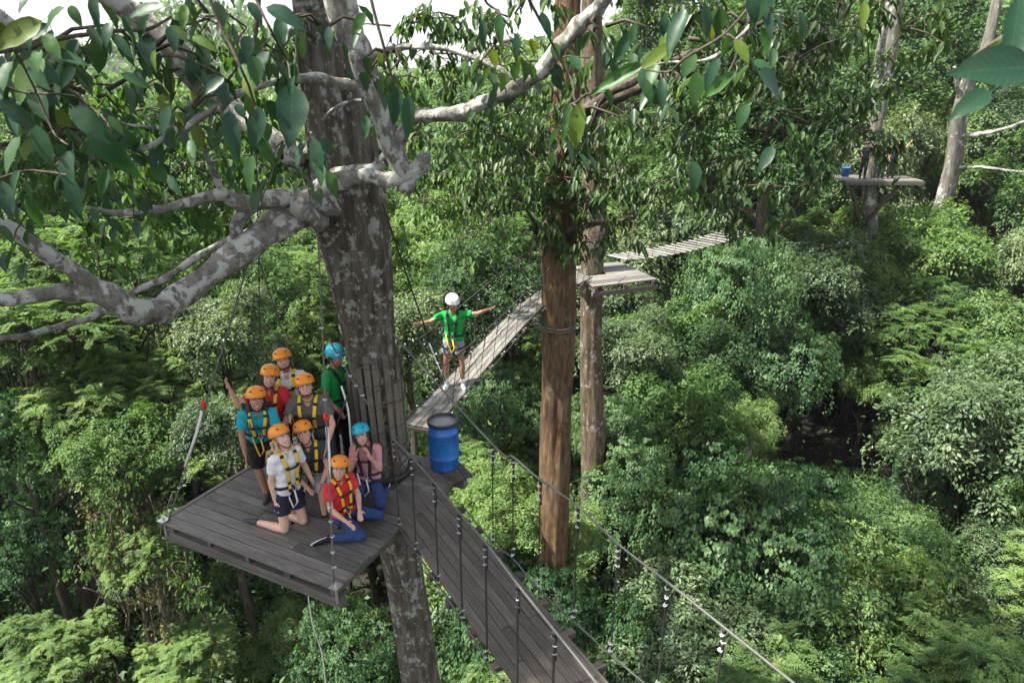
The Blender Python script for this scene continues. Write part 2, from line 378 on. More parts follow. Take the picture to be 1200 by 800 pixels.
kind('feather', 41, 'feather', (2.5, 2.5, 1.9), 30, 1100, .14, 'feather', 'bark_dark', n=2, per=9, spread=.3, rs=(.18, .36), lo=.4, hi=.95, zmin=-.6)
kind('pale', 61, 'dome', (2.3, 2.3, 2.1), 32, 5200, .115, 'pale', 'bark_dark', n=2, spread=.34, per=9, rs=(.18, .34), lo=.45, hi=.95, zmin=-.6)
kind('tall', 81, 'dome', (3.4, 3.4, 4.0), 44, 5200, .18, 'broad', 'bark_dark', H=16, r0=.3, n=2, spread=.45, per=10, rs=(.16, .3), lo=.45, hi=1.0, zmin=-.8)
print('kinds', time.time() - T0)
rngT = random.Random(5)
TREES = []
def plant(key, p, R, label, cat='tree', group=None, v=None, name='jungle_tree', zs=1.0):
    """a tree whose crown centre is at p with horizontal radius about R"""
    ks = KIND[key]; v = rngT.randrange(len(ks)) if v is None else v
    cm, tm, R0 = ks[v]; s = R / R0[0]
    o = bpy.data.objects.new(name, None); C.objects.link(o); o.location = p
    o.rotation_euler = (0, 0, rngT.uniform(0, 6.28)); o.scale = (s, s, s * zs)
    tag(o, label, cat, group)
    for nm, me in (('crown', cm), ('trunk', tm)):
        ch = bpy.data.objects.new(nm, me); C.objects.link(ch); ch.parent = o
    TREES.append((p[0], p[1], p[2], R)); return o
# ------------------------------------------------------------------ the trees one can tell apart: photo column, row, distance, crown radius
def PT(key, px, py, Y, R, label, cat='tree', zs=1.0, name='jungle_tree', v=None):
    return plant(key, at(px, py, Y=Y), R, label, cat, None, v, name, zs)
# right half, far to near
PT('vine', 862, 345, 25, 2.2, 'dark green tree smothered in creepers under the end of the slatted bridge', zs=1.35, name='creeper_covered_tree')
PT('pale', 950, 340, 28, 2.6, 'pale green tree just right of the creeper covered tower of leaves')
PT('fine', 1060, 320, 34, 4.2, 'broad bright green tree below the distant wooden platform')
PT('fine', 1160, 345, 33, 3.4, 'bright green tree at the right edge below the leaning pale trunk')
PT('dome', 1000, 395, 30, 3.4, 'mid green tree below the broad bright green one, above the dark gap')
PT('feather', 1090, 410, 27, 3.2, 'yellow green feathery tree in the upper right hillside')
PT('dome', 1185, 420, 26, 2.8, 'round green tree at the right edge above the pale whitish one')
PT('vine', 905, 430, 25, 2.6, 'creeper covered tree beside the dark gap in the forest', name='creeper_covered_tree')
PT('pale', 740, 415, 20, 1.5, 'small pale green tree right of the rear platform trunk')
PT('dome', 810, 420, 23, 2.2, 'glossy green tree behind the yellowish mound right of the trunks')
PT('fine', 790, 492, 19, 2.1, 'bright yellowish mound of foliage right of the two brown trunks')
PT('vine', 715, 500, 18, 1.3, 'small creeper draped tree beside the rear brown trunk', name='creeper_covered_tree')
PT('vine', 740, 560, 16.5, 1.5, 'creeper draped tree below the yellowish mound', name='creeper_covered_tree')
PT('fine', 870, 500, 20, 1.2, 'small bright tree at the lower left rim of the dark gap')
PT('pale', 1150, 520, 20, 3.0, 'large pale tree with whitish glinting leaves at the right edge')
PT('tall', 1060, 500, 26, 1.4, 'small dark tree standing behind the pale whitish one')
PT('vine', 862, 622, 15.0, 2.5, 'big rounded mound of creepers in the lower right middle', name='creeper_covered_tree', zs=1.1)
PT('vine', 1095, 572, 21, 1.4, 'low creeper mass closing the dark gap beneath the pale whitish tree', name='creeper_covered_tree')
PT('vine', 935, 590, 17, 1.5, 'creeper mound behind and right of the biggest one', name='creeper_covered_tree')
PT('dry', 1045, 640, 18, 1.8, 'mound of green and brownish foliage at the foot of the pale tree', name='jungle_tree') if 'dry' in KIND else PT('dome', 1045, 645, 18, 1.8, 'round green tree at the foot of the pale whitish tree')
PT('feather', 950, 755, 14.0, 2.0, 'fine leaved bright green tree at the bottom edge right of centre', zs=.9)
PT('fine', 850, 770, 13.5, 1.5, 'bright green bush at the bottom edge beside the handrail cable', cat='bush', name='bush')
PT('dome', 1065, 730, 15.5, 1.7, 'leafy green tree near the bottom right')
PT('pale', 1175, 770, 15.0, 1.9, 'pale leaved tree in the bottom right corner')
PT('pale', 1190, 655, 17.5, 1.5, 'pale green tree on the right edge above the corner')
PT('vine', 735, 735, 13.0, 1.0, 'dark bush under the middle of the handrail cable', cat='bush', name='bush')
# centre
PT('fine', 668, 625, 13.8, 1.0, 'bright bush round the foot of the nearer brown trunk', cat='bush', name='bush')
PT('fine', 590, 600, 13.2, 1.15, 'bright green bush beyond the blue barrel and bridge deck', cat='bush', name='bush')
PT('feather', 545, 560, 14.5, 1.0, 'yellow green shrub behind the blue barrel', cat='bush', name='bush')
PT('vine', 640, 700, 12.5, 1.1, 'green creeper bush right of the bridge deck', cat='bush', name='bush')
PT('vine', 590, 470, 20, 1.6, 'dark creeper mass between the rope bridge and the brown trunk', name='creeper_covered_tree')
PT('pale', 475, 400, 17, 1.6, 'pale speckled tree behind the man in green')
PT('dome', 560, 350, 21, 2.0, 'leafy green tree behind the waving man in the white helmet')
PT('fine', 500, 290, 26, 2.8, 'sunlit tree seen between the great trunk and the brown trunks')
PT('feather', 600, 300, 30, 2.6, 'yellow green tree far behind the rope bridge')
# left half
PT('feather', 105, 340, 17, 2.6, 'yellow green feathery tree below the pale forked limb on the left')
PT('feather', 30, 400, 14, 1.8, 'feathery tree at the left edge under the lowest limb')
PT('pale', 258, 400, 16, 1.45, 'pale domed tree behind the group, left of the great trunk')
PT('feather', 180, 320, 24, 2.4, 'feathery tree behind the forked limb')
PT('fine', 290, 330, 23, 2.0, 'bright tree seen under the joint of the pale limb')
PT('pale', 262, 510, 13.2, 1.05, 'whitish leaved shrub behind the rope with the red hook', cat='bush', name='bush')
PT('fine', 135, 530, 13, 1.35, 'bright sunlit tree left of the wooden platform')
PT('feather', 120, 455, 14.5, 1.7, 'light green feathery crown above the sunlit tree on the left')
PT('vine', 25, 520, 13.5, 1.5, 'dark green tree at the left edge, level with the platform')
PT('feather', 165, 660, 11.8, .75, 'sparse light sapling in front of the left corner of the platform', cat='sapling', name='sapling', zs=1.5)
PT('feather', 60, 765, 11.2, 1.15, 'broad fern leaved bush in the bottom left corner', cat='bush', name='bush')
PT('feather', 215, 775, 11.4, .95, 'blue green fern leaved bush at the bottom edge on the left', cat='bush', name='bush')
PT('vine', 95, 610, 14.2, 1.3, 'low creeper draped bush in the shade left of the platform', cat='bush', name='bush')
PT('vine', 20, 640, 13.5, 1.2, 'low creeper draped bush at the left edge in the shade', cat='bush', name='bush')
PT('vine', 410, 760, 12, 1.2, 'green creeper bush beneath the wooden platform', cat='bush', name='bush')
PT('dome', 340, 750, 13, .9, 'dark leafy bush at the bottom edge below the platform corner', cat='bush', name='bush')
PT('dome', 545, 760, 13, .9, 'dark bush between the lower trunk and the bridge deck', cat='bush', name='bush')
# tall trees in the background
for px, py, Y, R, lab in [
    (905, 120, 30, 4.2, 'dark tall tree in front of the distant platform, left of it'),
    (1075, 90, 46, 4.6, 'dark tall tree above the distant platform'),
    (1170, 190, 44, 4.0, 'dark tree in the upper right corner behind the leaning trunk'),
    (800, 215, 36, 3.6, 'tall tree filling the background above the slatted bridge'),
    (960, 270, 40, 3.4, 'dark tree behind the far left end of the distant platform'),
    (560, 190, 38, 4.0, 'tall tree in the background between the great trunk and the brown trunks'),
    (210, 215, 42, 4.2, 'tall tree in the background behind the thin horizontal branch on the left'),
    (60, 215, 36, 3.8, 'tall background tree at the left edge'),
    (760, 60, 52, 4.2, 'background tree whose top meets the sky right of the brown trunks')]:
    PT('tall', px, py, Y, R, lab, name='tall_tree')
# fill: the forest canopy between and behind them
rf = random.Random(11)
def canopy_z(x, y):                                # height of the tops of the forest roof
    z = ground_z(x, y) + 6.8 + 2.2 * noise.noise(Vector((x * .11, y * .11, 40)))
    z += (2.4 + 3.2 / (1 + math.exp(-(x - 4) / 6))) / (1 + math.exp(-(y - 40) / 8.0))
    return z
HOLES = [(at(975, 545, z=-13), 3.6), (at(930, 470, z=-12), 1.6), (at(700, 690, z=-13), 1.2), (at(1165, 690, z=-13), 1.3), (at(190, 500, z=-13), 1.3), (at(50, 620, z=-13), 2.4), (at(120, 700, z=-13), 1.2), (at(960, 470, z=-12), 1.5), (at(850, 480, z=-12), .8), (at(600, 520, z=-13), 1.4), (at(330, 640, z=-14), 1.4), (at(240, 660, z=-14), 1.2), (at(820, 650, z=-13), .9), (at(1150, 300, z=-9), 2.0), (at(190, 420, z=-12), 1.2), (at(440, 700, z=-14), 1.2)]
def proj(x, y, z):
    zc = y * math.cos(PITCH) - z * math.sin(PITCH); up = y * math.sin(PITCH) + z * math.cos(PITCH)
    return 600 + FPX * x / zc, 400 - FPX * up / zc
HOLLOW = [(955, 535, 48, 62), (905, 470, 40, 35), (700, 685, 50, 45), (1160, 690, 50, 60), (190, 480, 40, 60), (60, 615, 80, 60), (800, 655, 22, 40), (600, 505, 30, 45), (290, 660, 60, 40), (1160, 200, 50, 40), (460, 720, 30, 40)]
def in_hollow(x, y, z, R=0):
    px, py = proj(x, y, z)
    for a, b, c, d in HOLLOW:
        if ((px - a) / (c + R * 12)) ** 2 + ((py - b) / (d + R * 12)) ** 2 < 1: return True
    return False
cand = []
y = 9.0
while y < 72:
    step = 3.0 + max(0, y - 16) * .085
    halfw = y * .80 + 5; x = -halfw
    while x < halfw: cand.append((x + rf.uniform(-.4, .4) * step, y + rf.uniform(-.4, .4) * step, step)); x += step
    y += step * .92
WHO = [(0, -8, 'far left'), (-8, 1, 'left of the great trunk'), (1, 9, 'behind the brown trunks'), (9, 99, 'right hillside')]
LOOK = {'dome': 'rounded mid green tree', 'fine': 'bright fine leaved tree', 'feather': 'feathery yellow green tree', 'vine': 'creeper hung tree', 'pale': 'pale leaved tree', 'tall': 'dark leaved tree'}
nfill = 0; SAME = {}
def sector(x, y):
    q = 600 + FPX * x / (y * .94 + 3)
    s_ = 'at far left' if q < 200 else 'left of great trunk' if q < 400 else 'between great and brown trunks' if q < 640 else 'right of brown trunks' if q < 850 else 'below distant platform' if q < 1050 else 'at far right'
    d_ = 'close by' if y < 16 else 'middle distance' if y < 30 else 'further back' if y < 46 else 'far back'
    return s_, d_
far = []
for x, y, st in cand:
    z = canopy_z(x, y) + rf.uniform(-2.2, 1.2); R = st * rf.uniform(.5, .85)
    near = any((x - a) ** 2 + (y - b) ** 2 < (.75 * (R + r)) ** 2 for a, b, c_, r in TREES[:72])
    if near: z -= 2.6
    if y < 13: z = min(z, -12.0)
    if math.hypot(x + 1.5, y - 7.6) < 3.0: z = -14.0
    hole = False
    for hp_, hr in HOLES:
        if math.hypot(x - hp_.x, y - hp_.y) < hr + .4 * R: z = min(z, -16.4); hole = True
    if near and rf.random() < .2: continue
    if y < 32 and in_hollow(x, y, z, R): continue
    k = rf.choice(['dome', 'dome', 'fine', 'feather', 'vine', 'pale', 'tall'] if y < 30 else ['dome', 'fine', 'tall', 'fine', 'pale', 'feather'])
    if y > 50: far.append((x, y, z, R)); continue
    s_, d_ = sector(x, y)
    o = plant(k, (x, y, z), R, None, 'tree', 'forest trees ' + s_, zs=rf.uniform(.9, 1.35)); nfill += 1
    SAME.setdefault(LOOK[k] + ' ' + s_ + ', ' + d_, []).append((x / y, o))
ORD = ['leftmost', 'second from left', 'third from left', 'fourth from left', 'fifth from left', 'sixth from left', 'seventh from left', 'eighth from left']
for lab, os_ in SAME.items():
    os_.sort(key=lambda t: t[0])
    for i, (q, o) in enumerate(os_): o['label'] = lab if len(os_) == 1 else ('rightmost' if i == len(os_) - 1 else ORD[min(i, 7)]) + ' ' + lab
# lower storey: creeper masses that close the gaps beneath the nearer trees
UNDER = {}
for x, y, st in cand:
    if y > 27 or rf.random() < .15: continue
    x2, y2 = x + rf.uniform(-1.4, 1.4), y + rf.uniform(-1.2, 1.2); zt = canopy_z(x2, y2) - rf.uniform(3.4, 5.2)
    if any(math.hypot(x2 - h.x, y2 - h.y) < r + 1.0 for h, r in HOLES): continue
    if math.hypot(x2 + 1.5, y2 - 7.6) < 2.6: zt = -14.5
    zt = min(zt, -11.6 if y2 < 15 else -9)
    if in_hollow(x2, y2, zt, 1.5): continue
    k = rf.choice(['vine', 'vine', 'fine', 'dome']); s_, d_ = sector(x2, y2)
    o = plant(k, (x2, y2, zt), rf.uniform(1.3, 1.9), None, 'bush', 'low creeper bushes ' + s_, zs=rf.uniform(1.0, 1.5), name='creeper_bush')
    UNDER.setdefault('low ' + {'vine': 'creeper draped bush', 'fine': 'bright fine leaved bush', 'dome': 'broad leaved bush'}[k] + ' ' + s_ + ', ' + d_, []).append((x2 / y2, o))
for lab, os_ in UNDER.items():
    os_.sort(key=lambda t: t[0])
    for i, (q, o) in enumerate(os_): o['label'] = lab if len(os_) == 1 else ('rightmost' if i == len(os_) - 1 else ORD[min(i, 7)]) + ' ' + lab
# beyond 50 m the forest reads as one mass
y = 72.0
while y < 340:
    step = 5.5 + (y - 72) * .032; x = -(y * .8 + 8)
    while x < y * .8 + 8:
        X_, Y_ = x + rf.uniform(-.4, .4) * step, y + rf.uniform(-.4, .4) * step
        far.append((X_, Y_, canopy_z(X_, Y_) - max(0, Y_ - 72) * .012 + rf.uniform(-1, 1.2), min(step, 9) * rf.uniform(.6, .85))); x += step
    y += step * .9
rr = np.random.default_rng(4); PP = []; NN = []; TT = []; LL = []
for x, y, z, R in far:
    n = 560 if y < 72 else 240 if y < 130 else 70
    c, lr = lobes_for(rr, (R, R, R * 1.05), 14, rs=(.22, .4), hi=.9); li = rr.integers(0, len(c), n); d = rdir(rr, n, -.5, 1)
    PP.append(c[li] + d * (lr[li] * rr.uniform(.7, 1.15, n))[:, None] + np.array([x, y, z])); NN.append(nrm(d + np.array([0, 0, .7]) + rdir(rr, n) * .5)); TT.append(.5 + rr.normal(0, .12) + rr.normal(0, .1, n)); LL.append(np.full(n, R * (.16 if n > 400 else .2 if n > 200 else .34)))
PP = np.vstack(PP); NN = np.vstack(NN); LL = np.concatenate(LL); TT = np.clip(np.concatenate(TT), .05, .95)
tag(link('distant_forest', leaves_mesh('distant_forest', PP, NN, rdir(rr, len(PP)), LL, LL * .6, TT, M['broad'])), 'far off forest on the slopes closing the view below the sky', 'forest', kind='stuff')
# shrubs and seedlings on the forest floor
n = 64000; yy = 5 + 45 * rr.uniform(0, 1, n) ** 1.2; xx = (rr.uniform(-1, 1, n)) * (yy * .85 + 5)
cl = np.round(xx / 1.1) * 1.1 + .6 * np.sin(np.round(yy / 1.1) * 4.7); gz = np.array([ground_z(a, b) for a, b in zip(xx[::8], yy[::8])]).repeat(8)[:n]
hh = (rr.uniform(0, 1, n)) * (.8 + .7 * np.sin(xx * .9 + 2) * np.cos(yy * .8)); P = np.stack([xx, yy, gz + np.abs(hh) + .1], 1)
tag(link('undergrowth', leaves_mesh('undergrowth', P, nrm(rdir(rr, n) * .6 + np.array([0, 0, 1.])), rdir(rr, n) + np.array([0, 0, -.2]), rr.uniform(.10, .19, n), rr.uniform(.06, .10, n), np.clip(rr.normal(.35, .12, n), .05, .95), M['vine'])), 'leafy undergrowth on the shaded forest floor', 'undergrowth', kind='stuff')
print('fill', nfill, len(far), len(PP), time.time() - T0)
# ------------------------------------------------------------------ boards
ZP = -4.7                                          # level of the deck
rb = random.Random(3)
def unit_board(name, mat, seed, bev=.0):
    """unit box with worn, slightly uneven edges (x along the grain)"""
    r = random.Random(seed); bm = bmesh.new(); bmesh.ops.create_cube(bm, size=1.0)
    bmesh.ops.subdivide_edges(bm, edges=[e for e in bm.edges if abs((e.verts[0].co - e.verts[1].co).x) > .5], cuts=3)
    for v in bm.verts:
        v.co.y += r.uniform(-.02, .02); v.co.z += r.uniform(-.06, .06) if v.co.z > 0 else 0
        if abs(v.co.x) > .49: v.co.x += r.uniform(-.006, .006)
    me = bpy.data.meshes.new(name); bm.to_mesh(me); bm.free(); me.materials.append(mat); return me
UB = {k: [unit_board('board', M[k], i) for i in range(5)] for k in ('wood', 'wood_guard', 'wood_pale', 'wood_brown', 'wood_slat')}
def board(name, parent, p0, p1, wd, th, kindm='wood', side=None):
    p0, p1 = Vector(p0), Vector(p1); ax = (p1 - p0); L = ax.length; ax.normalize()
    if side is None: sd = Vector((0, 0, 1)).cross(ax).normalized()
    else: sd = (Vector(side) - ax * ax.dot(Vector(side))).normalized()
    up = ax.cross(sd)
    m = Matrix((ax * L, sd * wd, up * th)).transposed().to_4x4(); m.translation = (p0 + p1) / 2
    return link(name, rb.choice(UB[kindm]), parent, m)
def rot2(v, a): return Vector((v[0] * math.cos(a) - v[1] * math.sin(a), v[0] * math.sin(a) + v[1] * math.cos(a), 0))

# ------------------------------------------------------------------ the platform under the group
A = at(190, 612, z=ZP); B = at(392, 690, z=ZP)
U = (B - A).normalized(); Vv = Vector((-U.y, U.x, 0)); LAB = (B - A).length; DEP = 2.55
plat = thing('tree_platform', tuple(A), 'weathered grey plank platform fixed to the great tree, the group standing on it', 'platform')
nb = 18; bw = DEP / nb
TR_C = at(446, 530, Y=7.75)                        # the trunk passes through the deck here
tu, tv = (TR_C - A).dot(U), (TR_C - A).dot(Vv)
for i in range(nb):
    v0 = (i + .5) * bw; c = A + Vv * v0
    e0, e1 = rb.uniform(-.008, .008), LAB + rb.uniform(-.01, .012)
    segs = [(e0, e1)]
    if abs(v0 - tv) < .36: segs = [(e0, tu - .37), (tu + .37, e1)]
    elif i % 2 == 0: j = rb.choice([LAB * .36, LAB * .67]); segs = [(e0, j - .002), (j + .002, e1)]
    for a, b in segs:
        if b - a > .1:
            dz = rb.uniform(-.0025, .0025)
            board('plank', plat, c + U * a + Vector((0, 0, -.018 + dz)), c + U * b + Vector((0, 0, -.018 + dz)), bw - .014, .034)
for f in (.03, .27, .5, .73, .97):                 # joists
    p = A + U * LAB * f; board('joist', plat, p + Vv * .05 + Vector((0, 0, -.088)), p + Vv * (DEP - .02) + Vector((0, 0, -.088)), .07, .1, 'wood_brown', side=U)
for v_ in (.075, DEP * .52, DEP - .06):            # cross beams
    p = A + Vv * v_ + Vector((0, 0, -.2)); board('beam', plat, p - U * .03, p + U * (LAB + .03), .08, .12)
board('edge_board', plat, A - U * .025 + Vector((0, 0, -.03)), A - U * .025 + Vv * DEP + Vector((0, 0, -.03)), .035, .085)
for k in range(2):
    mb = MB(); p = A + Vv * .02 + U * (LAB * k) + Vector((0, 0, .01)); mb.tube([p + Vector((0, 0, -.2)), p + Vector((0, 0, .05))], .014, 8); mb.box(p + Vector((0, 0, .01)), U, Vv, (0, 0, 1), .05, .05, .006)
    mb.build('eye_bolt', M['steel'], plat, False)

# ------------------------------------------------------------------ the great tree
BIG_PX = [(372, -60, 7.55), (378, 10, 7.6), (388, 100, 7.65), (402, 190, 7.7), (412, 260, 7.72), (424, 330, 7.74), (434, 400, 7.75), (443, 470, 7.75), (449, 540, 7.75), (462, 610, 7.74), (478, 690, 7.7), (494, 800, 7.65), (505, 900, 7.6)]
BIG_R = [.25, .26, .30, .38, .40, .34, .285, .27, .27, .25, .235, .24, .26]
big = thing('great_tree', (at(505, 900, Y=7.6).x, 7.6, ground_z(-1.3, 7.6)), 'great grey brown tree with pale lichen patches that carries the platform', 'tree')
pts = [at(*p[:2], Y=p[2]) for p in BIG_PX]
pts.append(Vector((pts[-1].x + .05, 7.6, -14))); pts.append(Vector((pts[-1].x + .05, 7.6, ground_z(-1.3, 7.6) - .5))); BIG_R += [.36, .6]
pts.insert(0, Vector((-2.1, 7.5, 4.5))); BIG_R.insert(0, .2); pts.insert(0, Vector((-2.3, 7.4, 8))); BIG_R.insert(0, .12)
def fluted(P, R, seg, sub, amp=.09, seed=0):
    P = catmull(P, sub); R = lerpl(R, sub); V = []; F = []; n = len(P)
    for i in range(n):
        t = (P[min(i + 1, n - 1)] - P[max(i - 1, 0)]).normalized(); a = Vector((0, 1, 0)); a = (a - t * a.dot(t)).normalized(); b = t.cross(a)
        for k in range(seg):
            an = 2 * math.pi * k / seg
            q = Vector((math.cos(an) * 2.2, math.sin(an) * 2.2, P[i].z * .28 + seed))
            r = R[i] * (1 + amp * noise.noise(q * 1.1) * 2 + amp * .5 * noise.noise(Vector((math.cos(an) * 6, math.sin(an) * 6, P[i].z * 1.1 + seed))) + amp * .22 * noise.noise(Vector((math.cos(an) * 17, math.sin(an) * 17, P[i].z * 2.6))))
            V.append(P[i] + a * math.cos(an) * r + b * math.sin(an) * r)
    for i in range(n - 1):
        for k in range(seg):
            k2 = (k + 1) % seg; F.append((i * seg + k, i * seg + k2, (i + 1) * seg + k2, (i + 1) * seg + k))
    return V, F
V_, F_ = fluted(pts, BIG_R, 96, 12, .14, 2); link('trunk', mesh('trunk', V_, F_, M['bark_big']), big)
def limb(pxs, r0, r1, name='branch', mat='bark_limb', parent=None, sub=7, seg=14, jit=.5, rs=None):
    P = [at(a, b, Y=c) for a, b, c in pxs]; n = len(P)
    P = catmull(P, sub)
    wob = Vector((rb.random() * 50, 0, 0))
    L = (P[0] - P[-1]).length
    for i in range(1, len(P) - 1):
        P[i] = P[i] + Vector([noise.noise(P[i] * (2.6 if r0 > .02 else 6) + wob + Vector((0, 0, 9 * j))) for j in range(3)]) * min(.05, max(.012, r0 * .5))
    R = lerpl(rs, sub) if rs else [r0 + (r1 - r0) * i / (len(P) - 1) for i in range(len(P))]
    mb = MB(); mb.tube(P, R, seg, jit=jit); mb.build(name, M[mat], parent or big); return P
LIMBS = {}
LIMBS['main'] = limb([(400, 235, 7.55), (345, 252, 7.25), (300, 282, 6.9), (245, 322, 6.5), (205, 352, 6.15), (165, 366, 5.8), (128, 345, 5.6), (95, 325, 5.45), (45, 290, 5.2), (-30, 245, 4.9)], 0, 0, rs=[.2, .16, .13, .115, .115, .12, .085, .065, .055, .05])
LIMBS['low'] = limb([(180, 368, 5.85), (150, 358, 5.7), (110, 345, 5.55), (60, 344, 5.35), (0, 351, 5.1), (-60, 356, 4.9)], 0, 0, rs=[.08, .085, .08, .062, .055, .05])
LIMBS['thin_low'] = limb([(150, 350, 6.9), (112, 370, 6.4), (60, 386, 5.8), (0, 399, 5.2), (-50, 410, 5)], .035, .022)
LIMBS['back'] = limb([(345, 262, 7.4), (285, 275, 7.6), (235, 300, 7.7), (195, 325, 7.6), (150, 345, 7.3), (112, 368, 6.8)], .05, .032)
LIMBS['mid'] = limb([(385, 228, 7.5), (330, 232, 7.1), (285, 240, 6.8), (262, 228, 6.6), (225, 236, 6.4), (180, 246, 6.2), (135, 250, 6), (100, 243, 5.8)], 0, 0, rs=[.10, .085, .08, .058, .045, .035, .026, .014])
LIMBS['knee'] = limb([(292, 238, 6.85), (278, 262, 6.9), (272, 295, 6.9), (255, 318, 6.6)], .07, .05)
LIMBS['fork'] = limb([(262, 230, 6.6), (245, 190, 6.4), (232, 150, 6.2), (222, 120, 6)], .03, .012)
LIMBS['front'] = limb([(378, 262, 7.3), (352, 245, 7.05), (375, 222, 6.85), (400, 211, 6.8), (435, 207, 6.75), (462, 210, 6.75), (500, 192, 6.7)], 0, 0, rs=[.09, .092, .085, .08, .072, .075, .07])
LIMBS['front2'] = limb([(385, 205, 7.1), (410, 200, 6.9), (440, 196, 6.8), (452, 185, 6.75)], .06, .05)
LIMBS['stub'] = limb([(475, 225, 6.75), (488, 200, 6.72), (502, 186, 6.7)], .075, .055)
LIMBS['down'] = limb([(345, -300, 6.0), (400, 5, 6.4), (420, 62, 6.5), (436, 115, 6.6), (455, 160, 6.7), (474, 205, 6.75), (480, 222, 6.75)], 0, 0, rs=[.12, .115, .108, .095, .088, .08, .05])
LIMBS['right'] = limb([(464, 178, 6.72), (480, 139, 6.55), (510, 136, 6.4), (545, 131, 6.2), (590, 110, 6), (622, 94, 5.85), (650, 62, 5.7), (678, 30, 5.55), (712, -8, 5.4), (800, -200, 5.1)], 0, 0, rs=[.05, .062, .062, .064, .06, .062, .058, .055, .05, .045])
LIMBS['arc'] = limb([(425, 85, 6.5), (446, 64, 6.4), (478, 56, 6.3), (530, 59, 6.2), (572, 75, 6.1), (606, 96, 5.95)], .032, .018)
LIMBS['top'] = limb([(100, -40, 7.4), (140, 0, 7.5), (190, 48, 7.6), (240, 100, 7.7), (300, 150, 7.7), (360, 190, 7.7)], .11, .13)
LIMBS['grey'] = limb([(415, 102, 7.2), (370, 92, 6.9), (340, 94, 6.6), (308, 100, 6.3), (275, 112, 6.1), (252, 128, 5.9), (228, 142, 5.8), (195, 160, 5.6), (165, 174, 5.5), (135, 165, 5.4)], 0, 0, rs=[.06, .045, .035, .03, .028, .028, .026, .022, .018, .01])
LIMBS['tw1'] = limb([(205, 150, 5.6), (178, 150, 5.5), (150, 146, 5.4), (128, 138, 5.3)], .016, .006, 'twig')
LIMBS['tw2'] = limb([(380, 205, 7.0), (385, 190, 6.6), (372, 172, 6.4), (364, 155, 6.3)], .022, .012, 'twig')
LIMBS['tw3'] = limb([(378, 140, 7.2), (400, 122, 6.9), (425, 117, 6.7)], .02, .014, 'twig')
LIMBS['pale_top'] = limb([(-20, 0, 4.5), (30, 40, 4.6), (55, 62, 4.7), (78, 92, 4.8), (100, 125, 4.9), (115, 150, 5)], .03, .014, 'twig')
LIMBS['up_l'] = limb([(345, 100, 7.5), (325, 68, 7.2), (335, 42, 7.1), (352, 30, 7)], .04, .03)
LIMBS['hook'] = limb([(-10, 60, 3.6), (45, 52, 3.8), (90, 41, 3.9), (130, 36, 4), (168, 35, 4.1), (200, 20, 4.2)], .014, .007, 'twig', mat='twig')
LIMBS['vineL'] = limb([(304, -20, 4.4), (303, 20, 4.4), (298, 52, 4.4), (283, 75, 4.4), (268, 96, 4.4)], .012, .008, 'twig', mat='twig')
LIMBS['tw4'] = limb([(268, 96, 4.4), (240, 78, 4.3), (205, 66, 4.2), (160, 70, 4.1)], .01, .004, 'twig', mat='twig')
LIMBS['tw5'] = limb([(0, 170, 4.6), (45, 160, 4.8), (95, 158, 5), (150, 172, 5.3), (180, 190, 5.5)], .014, .01, 'twig', mat='twig')
LIMBS['tw6'] = limb([(0, 104, 4.2), (40, 107, 4.3), (80, 96, 4.4), (130, 100, 4.5)], .01, .005, 'twig', mat='twig')
LIMBS['rt1'] = limb([(915, -10, 3.4), (880, 30, 3.5), (845, 62, 3.6), (812, 72, 3.7), (770, 76, 3.8), (745, 84, 3.9)], .011, .006, 'twig')
LIMBS['rt2'] = limb([(870, 45, 3.5), (862, 68, 3.5), (850, 90, 3.5)], .008, .005, 'twig', mat='twig')
LIMBS['rt3'] = limb([(1230, 10, 3.0), (1195, 40, 3.0), (1168, 48, 3.05), (1130, 75, 3.1)], .022, .008, 'twig', mat='twig')
# vertical guard slats strapped round the trunk, with the wires that hold them
mbw = MB()
def trunk_c(z):
    for i in range(len(pts) - 1):
        if pts[i].z >= z >= pts[i + 1].z:
            f = (pts[i].z - z) / (pts[i].z - pts[i + 1].z); return pts[i].lerp(pts[i + 1], f), BIG_R[i] + (BIG_R[i + 1] - BIG_R[i]) * f
for k in range(20):
    an = 2 * math.pi * k / 20 + rb.uniform(-.05, .05); z0, z1 = ZP + rb.uniform(.15, .5), ZP + rb.uniform(1.25, 1.75)
    c0, r0 = trunk_c(z0); c1, r1 = trunk_c(z1); dr = Vector((math.cos(an), math.sin(an), 0))
    board('guard_slat', big, c0 + dr * (r0 + .045), c1 + dr * (r1 + .045), .07, .03, 'wood_guard', side=Vector((-math.sin(an), math.cos(an), 0)))
for z in (-3.05, -3.12, -3.35, -3.42, -3.6, -3.64, -3.95, -4.2):
    c, r = trunk_c(z); tl = rb.uniform(-.08, .08)
    mbw.tube([c + Vector((math.cos(a) * (r + .07), math.sin(a) * (r + .07), tl * math.cos(a + z) + .02 * math.sin(5 * a))) for a in [2 * math.pi * i / 28 for i in range(29)]], .0055, 6)
mbw.build('wire_wrap', M['wire'], big)
c, r = trunk_c(ZP + .06); mb = MB(); mb.tube([c + Vector((math.cos(a) * (r + .06), math.sin(a) * (r + .06), 0)) for a in [2 * math.pi * i / 36 for i in range(37)]], .028, 8); mb.build('rubber_ring', M['rope'], big)

